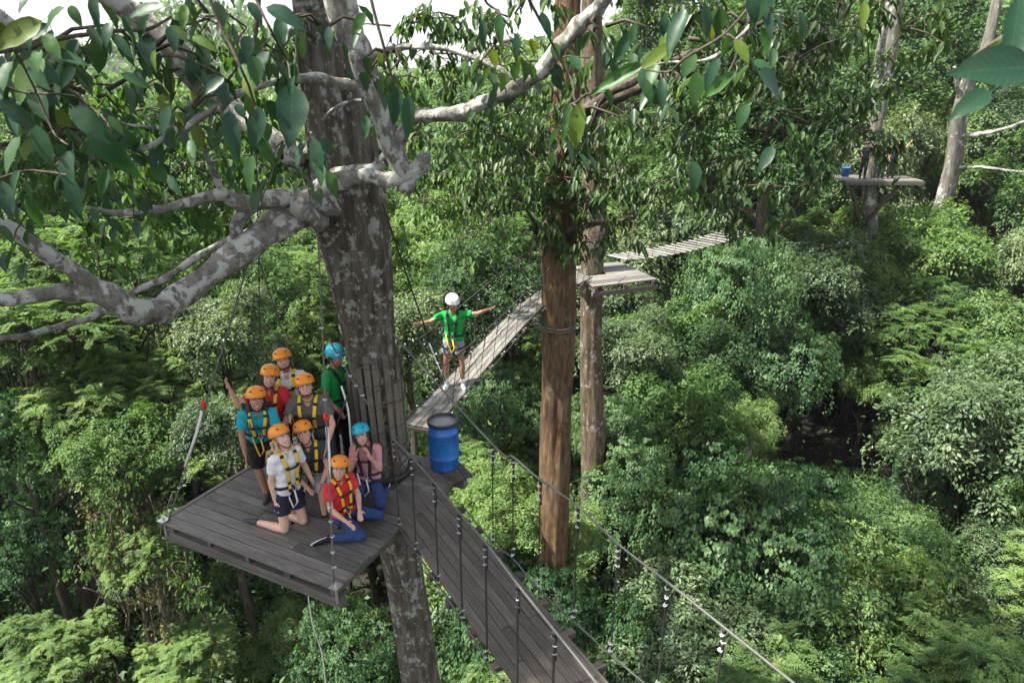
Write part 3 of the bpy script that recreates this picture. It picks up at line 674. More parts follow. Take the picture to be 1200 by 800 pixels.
# ------------------------------------------------------------------ the two brown trunks and the rear platform
t1 = thing('brown_tree', (0, 0, 0), 'reddish brown straight trunk nearer the camera, its crown of drooping dark leaves above', 'tree'); 
P1 = [Vector(at(668, -40, Y=13.0)), at(664, 60, Y=13), at(660, 180, Y=13), at(655, 300, Y=13), at(655, 400, Y=13), at(651, 500, Y=13), at(648, 620, Y=13)]
P1.insert(0, P1[0] + Vector((.2, 0, 5))); P1.append(Vector((P1[-1].x - .05, 13, -13.5))); P1.append(Vector((P1[-1].x - .05, 13, ground_z(.8, 13) - .5)))
R1 = [.15, .22, .25, .27, .3, .315, .32, .335, .36, .45]
V_, F_ = fluted(P1, R1, 60, 10, .10, 11); link('trunk', mesh('trunk', V_, F_, M['bark_red']), t1)
t2 = thing('rear_brown_tree', (0, 0, 0), 'greyer brown trunk behind, carrying the small rear platform', 'tree')
P2 = [Vector(at(694, -40, Y=16.5)), at(694, 100, Y=16.5), at(697, 220, Y=16.5), at(694, 330, Y=16.5), at(692, 430, Y=16.5), at(694, 560, Y=16.5)]
P2.insert(0, P2[0] + Vector((.1, 0, 5))); P2.append(Vector((P2[-1].x, 16.5, ground_z(1.7, 16.5) - .5)))
V_, F_ = fluted(P2, [.14, .2, .23, .26, .27, .28, .31, .4], 44, 8, .12, 19); link('trunk', mesh('trunk', V_, F_, M['bark_rear']), t2)
limb([(684, 132, 16.3), (705, 124, 15.5), (735, 108, 14.5), (770, 96, 13.6), (815, 84, 13)], .17, .09, mat='twig', parent=t2)
limb([(660, 150, 13), (700, 120, 12.2), (750, 90, 11.6), (820, 60, 11)], .1, .04, mat='twig', parent=t1)
limb([(655, 290, 12.95), (668, 270, 12.6), (700, 262, 12.3), (745, 255, 12)], .06, .03, mat='twig', parent=t1)
limb([(648, 285, 12.9), (632, 268, 12.6), (612, 240, 12.3)], .05, .02, mat='twig', parent=t1)
mb = MB()
for z in (zat(378, 13), zat(381, 13)): mb.tube([Vector((P1[4].x, 13, z)) + Vector((math.cos(a) * .36, math.sin(a) * .36, .03 * math.sin(a))) for a in [2 * math.pi * i / 24 for i in range(25)]], .016, 6)
mb.build('wire_wrap', M['cable'], t1)
# rear platform
ZR = zat(318, 16.5)
rp = thing('rear_platform', (P2[4].x, 16.5, ZR), 'small pale plank platform round the rear brown trunk, where the rope bridge ends', 'platform')
cR = Vector((P2[4].x + .12, 16.2, ZR)); ur = Vector((.93, .37, 0)).normalized(); vr = Vector((-ur.y, ur.x, 0))
for i in range(13):
    v0 = (i - 6) * .135; c = cR + vr * v0
    for a, b in ([(-.62, 1.05)] if abs(v0 - .25) > .3 else [(-.62, -.36), (.2, 1.05)]):
        board('plank', rp, c + ur * a, c + ur * b, .125, .035, 'wood_pale')
for f in (-.55, .2, .95): board('joist', rp, cR + ur * f - vr * .9 + Vector((0, 0, -.075)), cR + ur * f + vr * .9 + Vector((0, 0, -.075)), .08, .1, 'wood_brown', side=ur)
for v0 in (-.86, .86): board('edge_board', rp, cR - ur * .64 + vr * v0 + Vector((0, 0, -.18)), cR + ur * 1.07 + vr * v0 + Vector((0, 0, -.18)), .07, .1, 'wood_brown')

# ------------------------------------------------------------------ rope helper: clamp pairs
def clamp_mesh():
    mb = MB(); mb.box((0, 0, 0), (1, 0, 0), (0, 1, 0), (0, 0, 1), .016, .011, .007)
    mb.tube([(-.012, 0, 0), (-.012, .024, 0), (0, .03, 0), (.012, .024, 0), (.012, 0, 0)], .0045, 5)
    return mesh('clamp', mb.V, mb.F, M['clamp'], False)
CLAMP = clamp_mesh()
def clamp(parent, p, s=1.0, rot=None):
    o = link('clamp', CLAMP, parent, Matrix.Translation(p) @ Matrix.Rotation(rb.uniform(0, 6.28), 4, 'Z') @ Matrix.Diagonal((s * .8, s * .8, s * .8, 1))); return o
def sag(a, b, d, n=16):
    a, b = Vector(a), Vector(b); return [a.lerp(b, i / n) + Vector((0, 0, -4 * d * (i / n) * (1 - i / n))) for i in range(n + 1)]
def hanger(parent, pt, pb, r=.009, mat='rope', cl=(3, 2), cs=1.5, name='hanger_rope', nk=None):
    """a vertical rope with clamp pairs near its ends, clamps are its sub-parts"""
    mb = MB(); P = sag(pt, pb, 0, 5)
    mb.tube(P, r, 6); d = (Vector(pb) - Vector(pt)).normalized()
    mb.tube([Vector(pt) + d * .03 + Vector((.012, 0, 0)), Vector(pt) + d * .27 + Vector((.012, 0, 0))], r * .9, 5)
    mb.tube([Vector(pt) + d * .0, Vector(pt) + d * .05], r * 1.9, 6)
    o = mb.build(name, M[mat], parent)
    for i in range(cl[0]): clamp(o, Vector(pt) + d * (.06 + .075 * i), cs)
    for i in range(cl[1]): clamp(o, Vector(pb) - d * (.05 + .075 * i), cs)
    return o

# ------------------------------------------------------------------ the near bridge (lengthwise boards hung from two handrail cables)
b1 = thing('plank_bridge', (-.9, 6.4, ZP), 'dark brown plank bridge with cable handrails leaving the great trunk towards the bottom edge', 'bridge')
L1, L2 = at(446, 582, z=ZP), at(602, 800, z=ZP); Rr1, Rr2 = at(492, 546, z=ZP), at(710, 793, z=ZP)
D = (L2 - L1).normalized(); Nn = Vector((-D.y, D.x, 0)); wid = (Rr1 - L1).dot(Nn) * .5 + (Rr2 - L1).dot(Nn) * .5
BL = 5.2; nrow = 7; row = wid / nrow
for i in range(nrow):
    off = row * (i + .5); x0 = -.05 if i > 1 else .05; s = x0; first = True
    while s < BL:
        ln = rb.choice([1.3, 1.55, 1.85]) if not first else rb.choice([.7, 1.1, 1.5]); first = False
        e = min(s + ln, BL); dz = rb.uniform(-.004, .004)
        p0 = L1 + D * s + Nn * off; p1 = L1 + D * (e - .006) + Nn * off
        board('plank', b1, p0 + Vector((0, 0, dz - .014)), p1 + Vector((0, 0, dz - .014)), row - .008, .03, 'wood_brown'); s = e
for k in range(12):
    p = L1 + D * (.2 + k * .45) + Vector((0, 0, -.062)); board('cross_beam', b1, p - Nn * .06, p + Nn * (wid + .1), .07, .06, 'wood_brown')
# handrails: rows of the rope tops and feet
def pl(px, n):                                     # point on the vertical plane at offset n beside the deck, at photo column px
    # solve for s with X/zc constant at z about handrail level
    best = None
    for k in range(-60, 640):
        s = k * .01; p = L1 + D * s + Nn * n
        z = ZP; zc = p.y * math.cos(PITCH) - z * math.sin(PITCH); q = 600 + FPX * p.x / zc
        if best is None or abs(q - px) < best[0]: best = (abs(q - px), p.copy())
    return best[1]
railA = []; railB = []
for px, py in ((468, 618), (488, 647), (514, 686), (542, 727), (571, 774), (606, 822), (646, 872)):
    p = at(px, py, z=ZP - .03); railA.append(p)
hA = [(464, 514), (483, 534), (509, 564), (537, 600), (568, 635), (611, 684), (661, 738)]
topsA = [Vector((p.x, p.y, zat(h[1], p.y))) for p, h in zip(railA, hA)]
for p in [(578, 636), (601, 654), (631, 690), (672, 727), (716, 767), (770, 812), (832, 860)]: railB.append(at(*p, z=ZP - .03))
hB = [520, 535, 562, 593, 637, 682, 735]
topsB = [Vector((p.x, p.y, zat(h, p.y))) for p, h in zip(railB, hB)]
print('rail heights', [round(p.z - ZP, 2) for p in topsA], [round(p.z - ZP, 2) for p in topsB])
trA = at(468, 513, Y=7.45); trB = at(455, 386, Y=7.6)
def extend(P, ds): d = (P[-1] - P[-2]).normalized(); return P + [P[-1] + d * x for x in ds]
railA_top = extend([trA] + topsA, [.5, 1.2]); railB_top = extend([trB] + topsB, [.5, 1.2])
lowA = extend([at(452, 596, z=ZP - .03)] + railA, [.5, 1.2]); lowB = extend([at(540, 590, z=ZP - .03)] + railB, [.5, 1.2])
for P, nm, r in ((railA_top, 'handrail_cable', .0105), (railB_top, 'handrail_cable', .0105), (lowA, 'deck_cable', .0085), (lowB, 'deck_cable', .0085)):
    mb = MB(); mb.tube(catmull(P, 6), r, 7); o = mb.build(nm, M['cable'], b1)
for i, (t, f) in enumerate(zip(topsA, railA)): hanger(b1, t, f, r=.0085 + .0006 * i, cs=.9, cl=(3, 2))
for i, (t, f) in enumerate(zip(topsB, railB)): hanger(b1, t, f, r=.0075, cs=1.15, cl=(3, 2))
# landing beside the trunk with the barrel on it
ld = thing('landing', tuple(L1 + Nn * .7 - D * .3), 'small dark plank landing beside the great trunk with the blue barrel standing on it', 'platform')
def LN(s, n, dz=0): return L1 + D * s + Nn * n + Vector((0, 0, dz))
for i in range(4):
    n0 = wid + .03 + (i + .5) * .115
    board('plank', ld, LN(-.62, n0, -.018), LN(.1, n0, -.018), .107, .034, 'wood_brown')
for i in range(6):
    n0 = .1 + (i + .5) * .1
    board('plank', ld, LN(-.62, n0, -.02), LN(-.06, n0, -.02), .092, .03, 'wood_brown')
for s_ in (-.6, -.1): board('beam', ld, LN(s_, 0, -.09), LN(s_, wid + .51, -.09), .08, .1, 'wood_brown')
# blue barrel
bp = at(521, 546, z=ZP); BR, BH = .19, .66
mm, nt, bs = newmat('blue_plastic'); f = noise_tex(nt, 6, 5, mapping(nt)); f2 = noise_tex(nt, 50, 3, mapping(nt, 'Object', (1, 1, .15)))
nt.links.new(ramp(nt, mth(nt, 'ADD', mth(nt, 'MULTIPLY', f, .6), mth(nt, 'MULTIPLY', f2, .4)), [(.3, (.006, .07, .27)), (.5, (.012, .12, .42)), (.68, (.05, .19, .48)), (.8, (.16, .27, .46))]), bs.inputs['Base Color']); bs.inputs['Roughness'].default_value = .38; M['blue'] = mm
M['black'] = plain('black_plastic', (.02, .022, .025), .5); M['grey_in'] = plain('grey_lid', (.30, .31, .32), .6, 0, .25, 12)
br = thing('barrel', tuple(bp), 'blue plastic barrel with a black rim and grey sunken lid on the landing', 'barrel')
mb = MB(); mb.lathe(bp, [(BR * .86, 0), (BR * .93, .015), (BR * .95, .05), (BR * 1.0, .16), (BR * 1.02, .165), (BR * 1.02, .185), (BR * 1.0, .19), (BR * 1.03, .34), (BR * 1.0, .5), (BR * 1.02, .505), (BR * 1.02, .525), (BR * .99, .53), (BR * .95, .61), (BR * .93, BH - .03), (BR * .95, BH - .028)], 36); mb.build('body', M['blue'], br)
mb = MB(); mb.lathe(bp, [(BR * .94, BH - .035), (BR * 1.04, BH - .03), (BR * 1.06, BH - .01), (BR * 1.04, BH + .012), (BR * .97, BH + .014), (BR * .93, BH - .004), (BR * .93, BH - .03)], 36); mb.build('rim', M['black'], br)
mb = MB(); mb.lathe(bp, [(BR * .93, BH - .034), (BR * .925, BH - .02), (BR * .6, BH - .026), (BR * .55, BH - .014), (BR * .1, BH - .012)], 30); mb.build('lid', M['grey_in'], br)
mb = MB(); mb.tube([bp + Vector((BR * .98, -.06, BH - .06)), bp + Vector((BR * 1.18, -.05, BH - .07)), bp + Vector((BR * 1.2, .0, BH - .1)), bp + Vector((BR * 1.18, .05, BH - .07)), bp + Vector((BR * .98, .06, BH - .06))], .011, 6); mb.build('handle', M['black'], br)

# ------------------------------------------------------------------ the rope bridge that climbs to the rear platform
q0 = at(490, 500, z=ZP); q1 = Vector((cR.x - .35, cR.y - .1, 0))
dq = Vector((q1.x - q0.x, q1.y - q0.y, 0)).normalized(); nq = Vector((dq.y, -dq.x, 0))
def q_at(px, py):                                  # point of the bridge's plan line seen at this column; its height from the row
    Y = 10.
    for _ in range(30):
        z = zat(py, Y); zc = Y * math.cos(PITCH) - z * math.sin(PITCH); X = (px - 600) / FPX * zc
        k = X / Y; Y = (q0.x - dq.x / dq.y * q0.y) / (k - dq.x / dq.y)
    return at(px, py, Y=Y)
QP = [q_at(490, 500), q_at(512, 477), q_at(535, 452), q_at(566, 417), q_at(602, 379), q_at(640, 345)]
QP.append(Vector((q1.x, q1.y, ZR)))
QC = catmull(QP, 6); seglen = [0]
for a, b in zip(QC, QC[1:]): seglen.append(seglen[-1] + (b - a).length)
def qpos(s):
    for i in range(len(QC) - 1):
        if s <= seglen[i + 1] or i == len(QC) - 2: return QC[i].lerp(QC[i + 1], (s - seglen[i]) / (seglen[i + 1] - seglen[i]))
b2 = thing('rope_bridge', tuple(QP[0]), 'long narrow pale plank bridge with the man in the white helmet standing on it', 'bridge')
QL = seglen[-1]; W2 = .46; print('rope bridge', QL, [tuple(round(c, 2) for c in p) for p in QP])
for i in range(5):
    off = (i - 2) * W2 / 5; s = 0; k = 0
    while s < QL - .05:
        e = min(s + (.95 if (k or i % 2) else .5), QL); k += 1
        board('plank', b2, qpos(s + .004) + nq * off, qpos(e - .004) + nq * off, W2 / 5 - .012, .028, 'wood_pale'); s = e
k = 0
while k * .48 < QL:
    p = qpos(k * .48) + Vector((0, 0, -.04)); board('cross_beam', b2, p - nq * (W2 / 2 + .06), p + nq * (W2 / 2 + .06), .06, .05, 'wood_brown'); k += 1
for sg in (-1, 1):
    tops = []; feet = []
    for k in range(int(QL / .48) + 1):
        s = k * .48; f = qpos(s) + nq * sg * (W2 / 2 + .06) + Vector((0, 0, -.03)); u_ = s / QL
        t = f + nq * sg * .12 + Vector((0, 0, 1.02 - .25 * 4 * u_ * (1 - u_) + .12 * u_)); tops.append(t); feet.append(f)
        if k: hanger(b2, t, f, r=.0055, cl=(2, 1), cs=.8)
    mb = MB(); mb.tube(catmull(tops, 3), .010, 6); mb.build('handrail_cable', M['rope'], b2)
    mb = MB(); mb.tube(catmull(feet, 3), .008, 6); mb.build('deck_cable', M['rope'], b2)
    mb = MB()
    for a, b, c_ in zip(tops[::2], feet[1::2], tops[2::2]): mb.tube([a, b, c_], .003, 4)
    mb.build('netting_rope', M['rope'], b2)

# ------------------------------------------------------------------ slatted bridge beyond the rear platform
b3 = thing('slatted_bridge', tuple(at(728, 297, Y=17.6)), 'pale slatted ladder bridge leaving the rear platform to the right', 'bridge')
S0, S1 = at(722, 302, Y=17.2), at(868, 270, Y=21.4); ds = (S1 - S0); dsn = Vector((ds.x, ds.y, 0)).normalized(); ns = Vector((dsn.y, -dsn.x, 0))
NS = 21
for i in range(NS):
    t = (i + .5) / NS; p = S0.lerp(S1, t) + Vector((0, 0, -.12 * 4 * t * (1 - t)))
    hw = .43 if rb.random() > .12 else .36
    board('slat', b3, p - ns * hw, p + ns * hw, .09, .02, 'wood_slat', side=dsn + Vector((0, 0, rb.uniform(-.05, .05))))
for sg in (-1, 1):
    Pc = [S0.lerp(S1, t / 12) + ns * sg * .36 + Vector((0, 0, -.12 * 4 * (t / 12) * (1 - t / 12) - .025)) for t in range(13)]
    mb = MB(); mb.tube(Pc, .014, 6); mb.build('deck_cable', M['rope'], b3)
    Ph = [p + Vector((0, 0, .95)) + ns * sg * .1 for p in Pc]; mb = MB(); mb.tube(Ph, .010, 6); mb.build('handrail_cable', M['rope'], b3)
    for a, b in list(zip(Ph, Pc))[::2]: mb = MB(); mb.tube([a, b], .006, 5); mb.build('hanger_rope', M['rope'], b3)
# thin creeper covered bough below it
tb = thing('mossy_bough', tuple(at(730, 376, Y=21)), 'thin bough wrapped in bright creepers beneath the slatted bridge', 'branch')
tbP = [at(720, 378, Y=20.6), at(745, 374, Y=20.6), at(775, 379, Y=20.8), at(800, 376, Y=21), at(822, 366, Y=21.2), at(842, 354, Y=21.4)]
mb = MB(); mb.tube(catmull(tbP, 5), .05, 7); mb.build('branch', M['twig'], tb)
rr = np.random.default_rng(9); cp = np.array([tuple(p) for p in catmull(tbP, 60)]); idx = rr.integers(0, len(cp), 2600)
link('leaves', leaves_mesh('leaves', cp[idx] + rr.normal(0, .09, (2600, 3)), nrm(rdir(rr, 2600) + np.array([0, 0, 1.])), rdir(rr, 2600) + np.array([0, 0, -.5]), .11, .07, rr.uniform(.4, .95, 2600), M['bush']), tb)

# ------------------------------------------------------------------ far platform with its tree
fp = thing('distant_platform', tuple(at(1030, 210, Y=34)), 'distant plank platform high round a tree trunk, with dark dressed people on it', 'platform')
cF = at(1026, 209, Y=34.0)
for i in range(8):
    y0 = (i - 3.5) * .26
    board('plank', fp, cF + Vector((-1.9, y0, 0)), cF + Vector((1.75, y0, 0)), .24, .06, 'wood')
board('beam', fp, cF + Vector((-1.9, -1.02, -.1)), cF + Vector((1.75, -1.02, -.1)), .1, .14, 'wood_brown')
for dx in (-1.2, 0, 1.2): board('joist', fp, cF + Vector((dx, -1., -.1)), cF + Vector((dx, 1., -.1)), .1, .12, 'wood_brown', side=(1, 0, 0))
mb = MB(); mb.tube([cF + Vector((-.3, 0, -2.4)), cF + Vector((1.0, -.5, -.15))], .09, 6); mb.tube([cF + Vector((-.3, 0, -2.4)), cF + Vector((-1.4, -.5, -.15))], .09, 6); mb.build('brace', M['twig'], fp)
def big_trunk(name, label, P, R, mat, cat='tree'):
    t = thing(name, tuple(P[-1]), label, cat); V_, F_ = fluted(P, R, 20, 6, .07, rb.uniform(0, 40)); link('trunk', mesh('trunk', V_, F_, M[mat]), t); return t
ft = big_trunk('platform_tree', 'grey trunk of the tree that holds the distant platform', [at(1062, -260, Y=34.4), at(1046, 20, Y=34.4), at(1036, 90, Y=34.4), at(1025, 150, Y=34.3), at(1018, 205, Y=34.2), at(1020, 250, Y=34.2), at(1022, 340, Y=34.2)], [.3, .34, .36, .32, .3, .34, .4], 'bark_grey')
limb([(1034, 100, 34.4), (1032, 60, 33.6), (1043, 15, 33)], .2, .12, mat='bark_limb', parent=ft)
lt = big_trunk('leaning_tree', 'pale grey leaning trunk at the upper right, bare of leaves low down', [at(1215, -240, Y=37), at(1160, 40, Y=37), at(1138, 85, Y=37), at(1124, 135, Y=37), at(1117, 190, Y=37), at(1104, 250, Y=37), at(1095, 330, Y=37)], [.16, .24, .3, .36, .4, .44, .5], 'bark_grey')
limb([(1118, 160, 37), (1150, 157, 36), (1180, 150, 35), (1210, 140, 34.5)], .13, .06, parent=lt)
limb([(1126, 125, 37), (1122, 100, 36.8), (1118, 78, 36.6)], .12, .07, parent=lt)
limb([(1112, 196, 37), (1150, 196, 36), (1205, 203, 35)], .08, .05, parent=lt)
bb = thing('blue_bucket', tuple(at(990, 205, Y=33.7)), 'small blue bucket at the left end of the distant platform', 'bucket')
mb = MB(); mb.lathe(at(990, 208, Y=33.7) + Vector((0, 0, .03)), [(.15, 0), (.17, .02), (.2, .38), (.215, .4), (.215, .43), (.19, .43), (.18, .1)], 16); mb.build('body', M['blue'], bb)
mb = MB(); mb.tube([at(990, 208, Y=33.7) + Vector((.21 * math.cos(a), 0, .46 + .18 * math.sin(a))) for a in [math.pi * i / 8 for i in range(9)]], .012, 5); mb.build('handle', M['steel'], bb)

# ------------------------------------------------------------------ ropes that hold the platform and run about the trunk
def cable(name, label, P, r=.011, mat='cable', cat='rope', clamps=(), cs=1.2, hook=None, white=None):
    t = thing(name, tuple(P[0]), label, cat); mb = MB(); mb.tube(P, r, 7); o = mb.build('strand', M[mat], t)
    L = len(P) - 1
    for u_ in clamps:
        k = min(int(u_ * L), L - 1); clamp(t, P[k].lerp(P[k + 1], u_ * L - k), cs)
    if hook:
        p = Vector(hook); mb = MB(); mb.tube([p + Vector((.025 * math.cos(a), 0, .045 * math.sin(a) + .02)) for a in [2 * math.pi * i / 14 for i in range(15)]], .009, 6)
        mb.tube([p + Vector((-.012, -.01, .06)), p + Vector((.012, -.01, -.04))], .014, 6); mb.build('red_hook', M['red_metal'], t)
    if white:
        mb = MB(); mb.tube([Vector(q) for q in white], .016, 6); mb.build('white_sling', M['rope_w'], t)
    return t
cB = B + Vv * .03 - U * .03; top = at(372, 262, Y=7.15)
cable('support_cable', 'steel support cable with a red hook rising from the front corner of the platform', sag(top, cB, -.02, 12), .0095, clamps=(.3, .5, .79, .83, .87, .91, .95), hook=top.lerp(cB, .55), white=[top.lerp(cB, .57), top.lerp(cB, .64) + Vector((.01, 0, 0)), top.lerp(cB, .72)])
cA = A + U * .04 + Vv * .05; top = at(296, 290, Y=6.9)
cable('support_cable', 'cable with red hook and white sling rising from the platform left corner', sag(top, cA, .03, 12), .0095, clamps=(.62, .68, .74, .8, .86), hook=top.lerp(cA, .55), white=[top.lerp(cA, .57), top.lerp(cA, .65) + Vector((.012, 0, 0)), top.lerp(cA, .78)])
cD = A + Vv * (DEP - .08) + U * .06; top = at(297, 285, Y=7.05)
cable('support_cable', 'support cable behind the group running from the limb to the back corner', sag(top, cD, .02, 12), .0095, clamps=(.4, .5, .6, .7))
cable('guy_cable', 'dark cable running down from the great trunk to the start of the rope bridge', sag(at(448, 238, Y=7.45), at(522, 446, Y=8.7), .06, 14), .010, 'rope', clamps=(.8, .86, .92))
cable('white_rope', 'white rope running down beside the man in the white helmet', sag(at(503, 402, Y=9.3), at(524, 450, Y=9.0), .0, 6), .014, 'rope_w')
cable('guy_cable', 'cable with bright clamps crossing the trunk beside the guide in the blue helmet', sag(at(388, 402, Y=7.3), at(436, 480, Y=7.1), .03, 10), .010, 'cable', clamps=(.15, .3, .45, .6, .75), cs=1.3)
cable('guy_cable', 'thin cable from the trunk to the handrail junction above the barrel', sag(at(470, 400, Y=7.5), at(520, 450, Y=8.8), .05, 10), .008, 'cable', clamps=(.6, .8))
cable('hanging_line', 'thin pale line hanging below the front edge of the platform', catmull([at(360, 690, Y=6), at(366, 730, Y=6), at(378, 770, Y=6.05), at(384, 830, Y=6)], 4), .006, 'rope_w')
cable('tall_line', 'thin dark line hanging from the limb at the left of the great trunk', sag(at(300, 150, Y=7), at(305, 392, Y=7.2), .0, 8), .006, 'rope')
cable('sling', 'white sling hanging beside the trunk behind the girl in the teal helmet', catmull([at(400, 452, Y=7.35), at(408, 480, Y=7.3), at(411, 515, Y=7.3), at(414, 540, Y=7.3)], 4), .012, 'rope_w', cat='sling')
cable('sling', 'dark looped sling hanging behind the boy in red', catmull([at(384, 480, Y=7.25), at(392, 500, Y=7.2), at(402, 478, Y=7.25), at(408, 462, Y=7.35)], 5), .010, 'rope', cat='sling')
print('structures', time.time() - T0)
# ------------------------------------------------------------------ people
def ball(mb, c, fx, fy, fz, rx, ry, rz, seg=14, rings=9):
    V = []; F = []; c = Vector(c)
    for i in range(1, rings):
        th = math.pi * i / rings
        for k in range(seg):
            a = 2 * math.pi * k / seg
            V.append(c + fx * (rx * math.sin(th) * math.cos(a)) + fy * (ry * math.sin(th) * math.sin(a)) + fz * (rz * math.cos(th)))
    n = len(V); V += [c + fz * rz, c - fz * rz]
    for i in range(rings - 2):
        for k in range(seg):
            k2 = (k + 1) % seg; F.append((i * seg + k, (i + 1) * seg + k, (i + 1) * seg + k2, i * seg + k2))
    for k in range(seg): F.append((n, k, (k + 1) % seg)); F.append((n + 1, (rings - 2) * seg + (k + 1) % seg, (rings - 2) * seg + k))
    mb.add(V, F)
def cone(mb, p0, p1, r0, r1, seg=12, flat0=0):
    """tapered limb with rounded ends"""
    p0, p1 = Vector(p0), Vector(p1); d = (p1 - p0); L = max(d.length, 1e-4); d.normalize()
    P = []; R = []
    for a in (75, 45, 15): P.append(p0 - d * r0 * math.sin(rad(a))); R.append(r0 * math.cos(rad(a)))
    P.append(p0.lerp(p1, .5)); R.append((r0 + r1) / 2)
    for a in (15, 45, 75): P.append(p1 + d * r1 * math.sin(rad(a))); R.append(r1 * math.cos(rad(a)))
    mb.tube(P, R, seg)
def frus(mb, P, R, seg=14): mb.tube([Vector(p) for p in P], R, seg)
def remesh(name, mb, vox, mat, parent, smooth=4, wr=0, mats=None, seed=0, dec=None):
    me = mesh(name, mb.V, mb.F, None); ob = bpy.data.objects.new('tmp', me); C.objects.link(ob)
    md = ob.modifiers.new('r', 'REMESH'); md.mode = 'VOXEL'; md.voxel_size = vox
    s = ob.modifiers.new('s', 'SMOOTH'); s.iterations = smooth; s.factor = .5
    if dec: dc = ob.modifiers.new('d', 'DECIMATE'); dc.ratio = dec
    dg = bpy.context.evaluated_depsgraph_get(); out = bpy.data.meshes.new_from_object(ob.evaluated_get(dg))
    bpy.data.objects.remove(ob); bpy.data.meshes.remove(me); out.name = name
    if wr:
        n = len(out.vertices); co = np.empty(n * 3, np.float32); out.vertices.foreach_get('co', co); co = co.reshape(-1, 3)
        nn = np.empty(n * 3, np.float32); out.vertices.foreach_get('normal', nn); nn = nn.reshape(-1, 3)
        q = co * 1.0
        h = np.sin(q[:, 2] * 48 + 5 * np.sin(q[:, 0] * 17 + seed) + 3 * np.sin(q[:, 1] * 21)) * .6 + np.sin(q[:, 0] * 37 + q[:, 2] * 30 + seed) * .4
        co += nn * (h * wr)[:, None]; out.vertices.foreach_set('co', co.reshape(-1))
    out.materials.clear(); out.materials.append(mat)
    out.polygons.foreach_set('use_smooth', np.ones(len(out.polygons), bool)); out.update()
    return link(name, out, parent)
def skinmat(n, col):
    m, nt, bs = newmat(n); f = noise_tex(nt, 14, 3, mapping(nt))
    nt.links.new(ramp(nt, f, [(.3, tuple(x * .85 for x in col)), (.7, (min(1, col[0] * 1.12), col[1] * 1.02, col[2]))]), bs.inputs['Base Color']); bs.inputs['Roughness'].default_value = .5
    bs.inputs['Subsurface Weight'].default_value = .12; bs.inputs['Subsurface Radius'].default_value = (.02, .008, .004); return m
M['skin'] = skinmat('skin', (.60, .36, .26)); M['skin_tan'] = skinmat('tanned_skin', (.38, .20, .125)); M['skin_fair'] = skinmat('fair_skin', (.68, .45, .34))
def cloth(n, col, rough=.85): return plain(n, col, rough, 0, .14, 22, .25, .004)
for n_, c_ in dict(c_white=(.72, .72, .73), c_red=(.62, .03, .04), c_grey=(.11, .115, .105), c_turq=(.015, .32, .42), c_dark=(.05, .055, .06), c_green=(.01, .32, .06), c_pink=(.55, .25, .27), c_black=(.012, .013, .018), c_jean=(.025, .05, .14), c_shortgrey=(.26, .27, .30), c_redbr=(.7, .06, .03), c_navy=(.02, .025, .05)).items(): M[n_] = cloth(n_, c_)
M['h_orange'] = plain('orange_helmet', (.82, .27, .015), .32, 0, .08, 30); M['h_teal'] = plain('teal_helmet', (.01, .36, .50), .32, 0, .08, 30); M['h_white'] = plain('white_helmet', (.75, .76, .70), .35, 0, .08, 30)
M['yellow'] = plain('yellow_webbing', (.72, .48, .015), .75, 0, .15, 60); M['blackweb'] = plain('black_webbing', (.015, .015, .018), .8)
M['hair_d'] = plain('dark_hair', (.012, .009, .008), .5, 0, .4, 80); M['hair_b'] = plain('blonde_hair', (.42, .28, .13), .5, 0, .3, 80); M['hair_br'] = plain('brown_hair', (.05, .028, .015), .5, 0, .4, 80)
M['eye_w'] = plain('eye_white', (.75, .74, .70), .3, 0, .02); M['iris'] = plain('iris', (.02, .012, .008), .2); M['lip'] = plain('lips', (.42, .10, .09), .5, 0, .05); M['teeth'] = plain('teeth', (.75, .73, .66), .4, 0, .02)
M['shoe_w'] = plain('white_sole', (.7, .7, .68), .6)
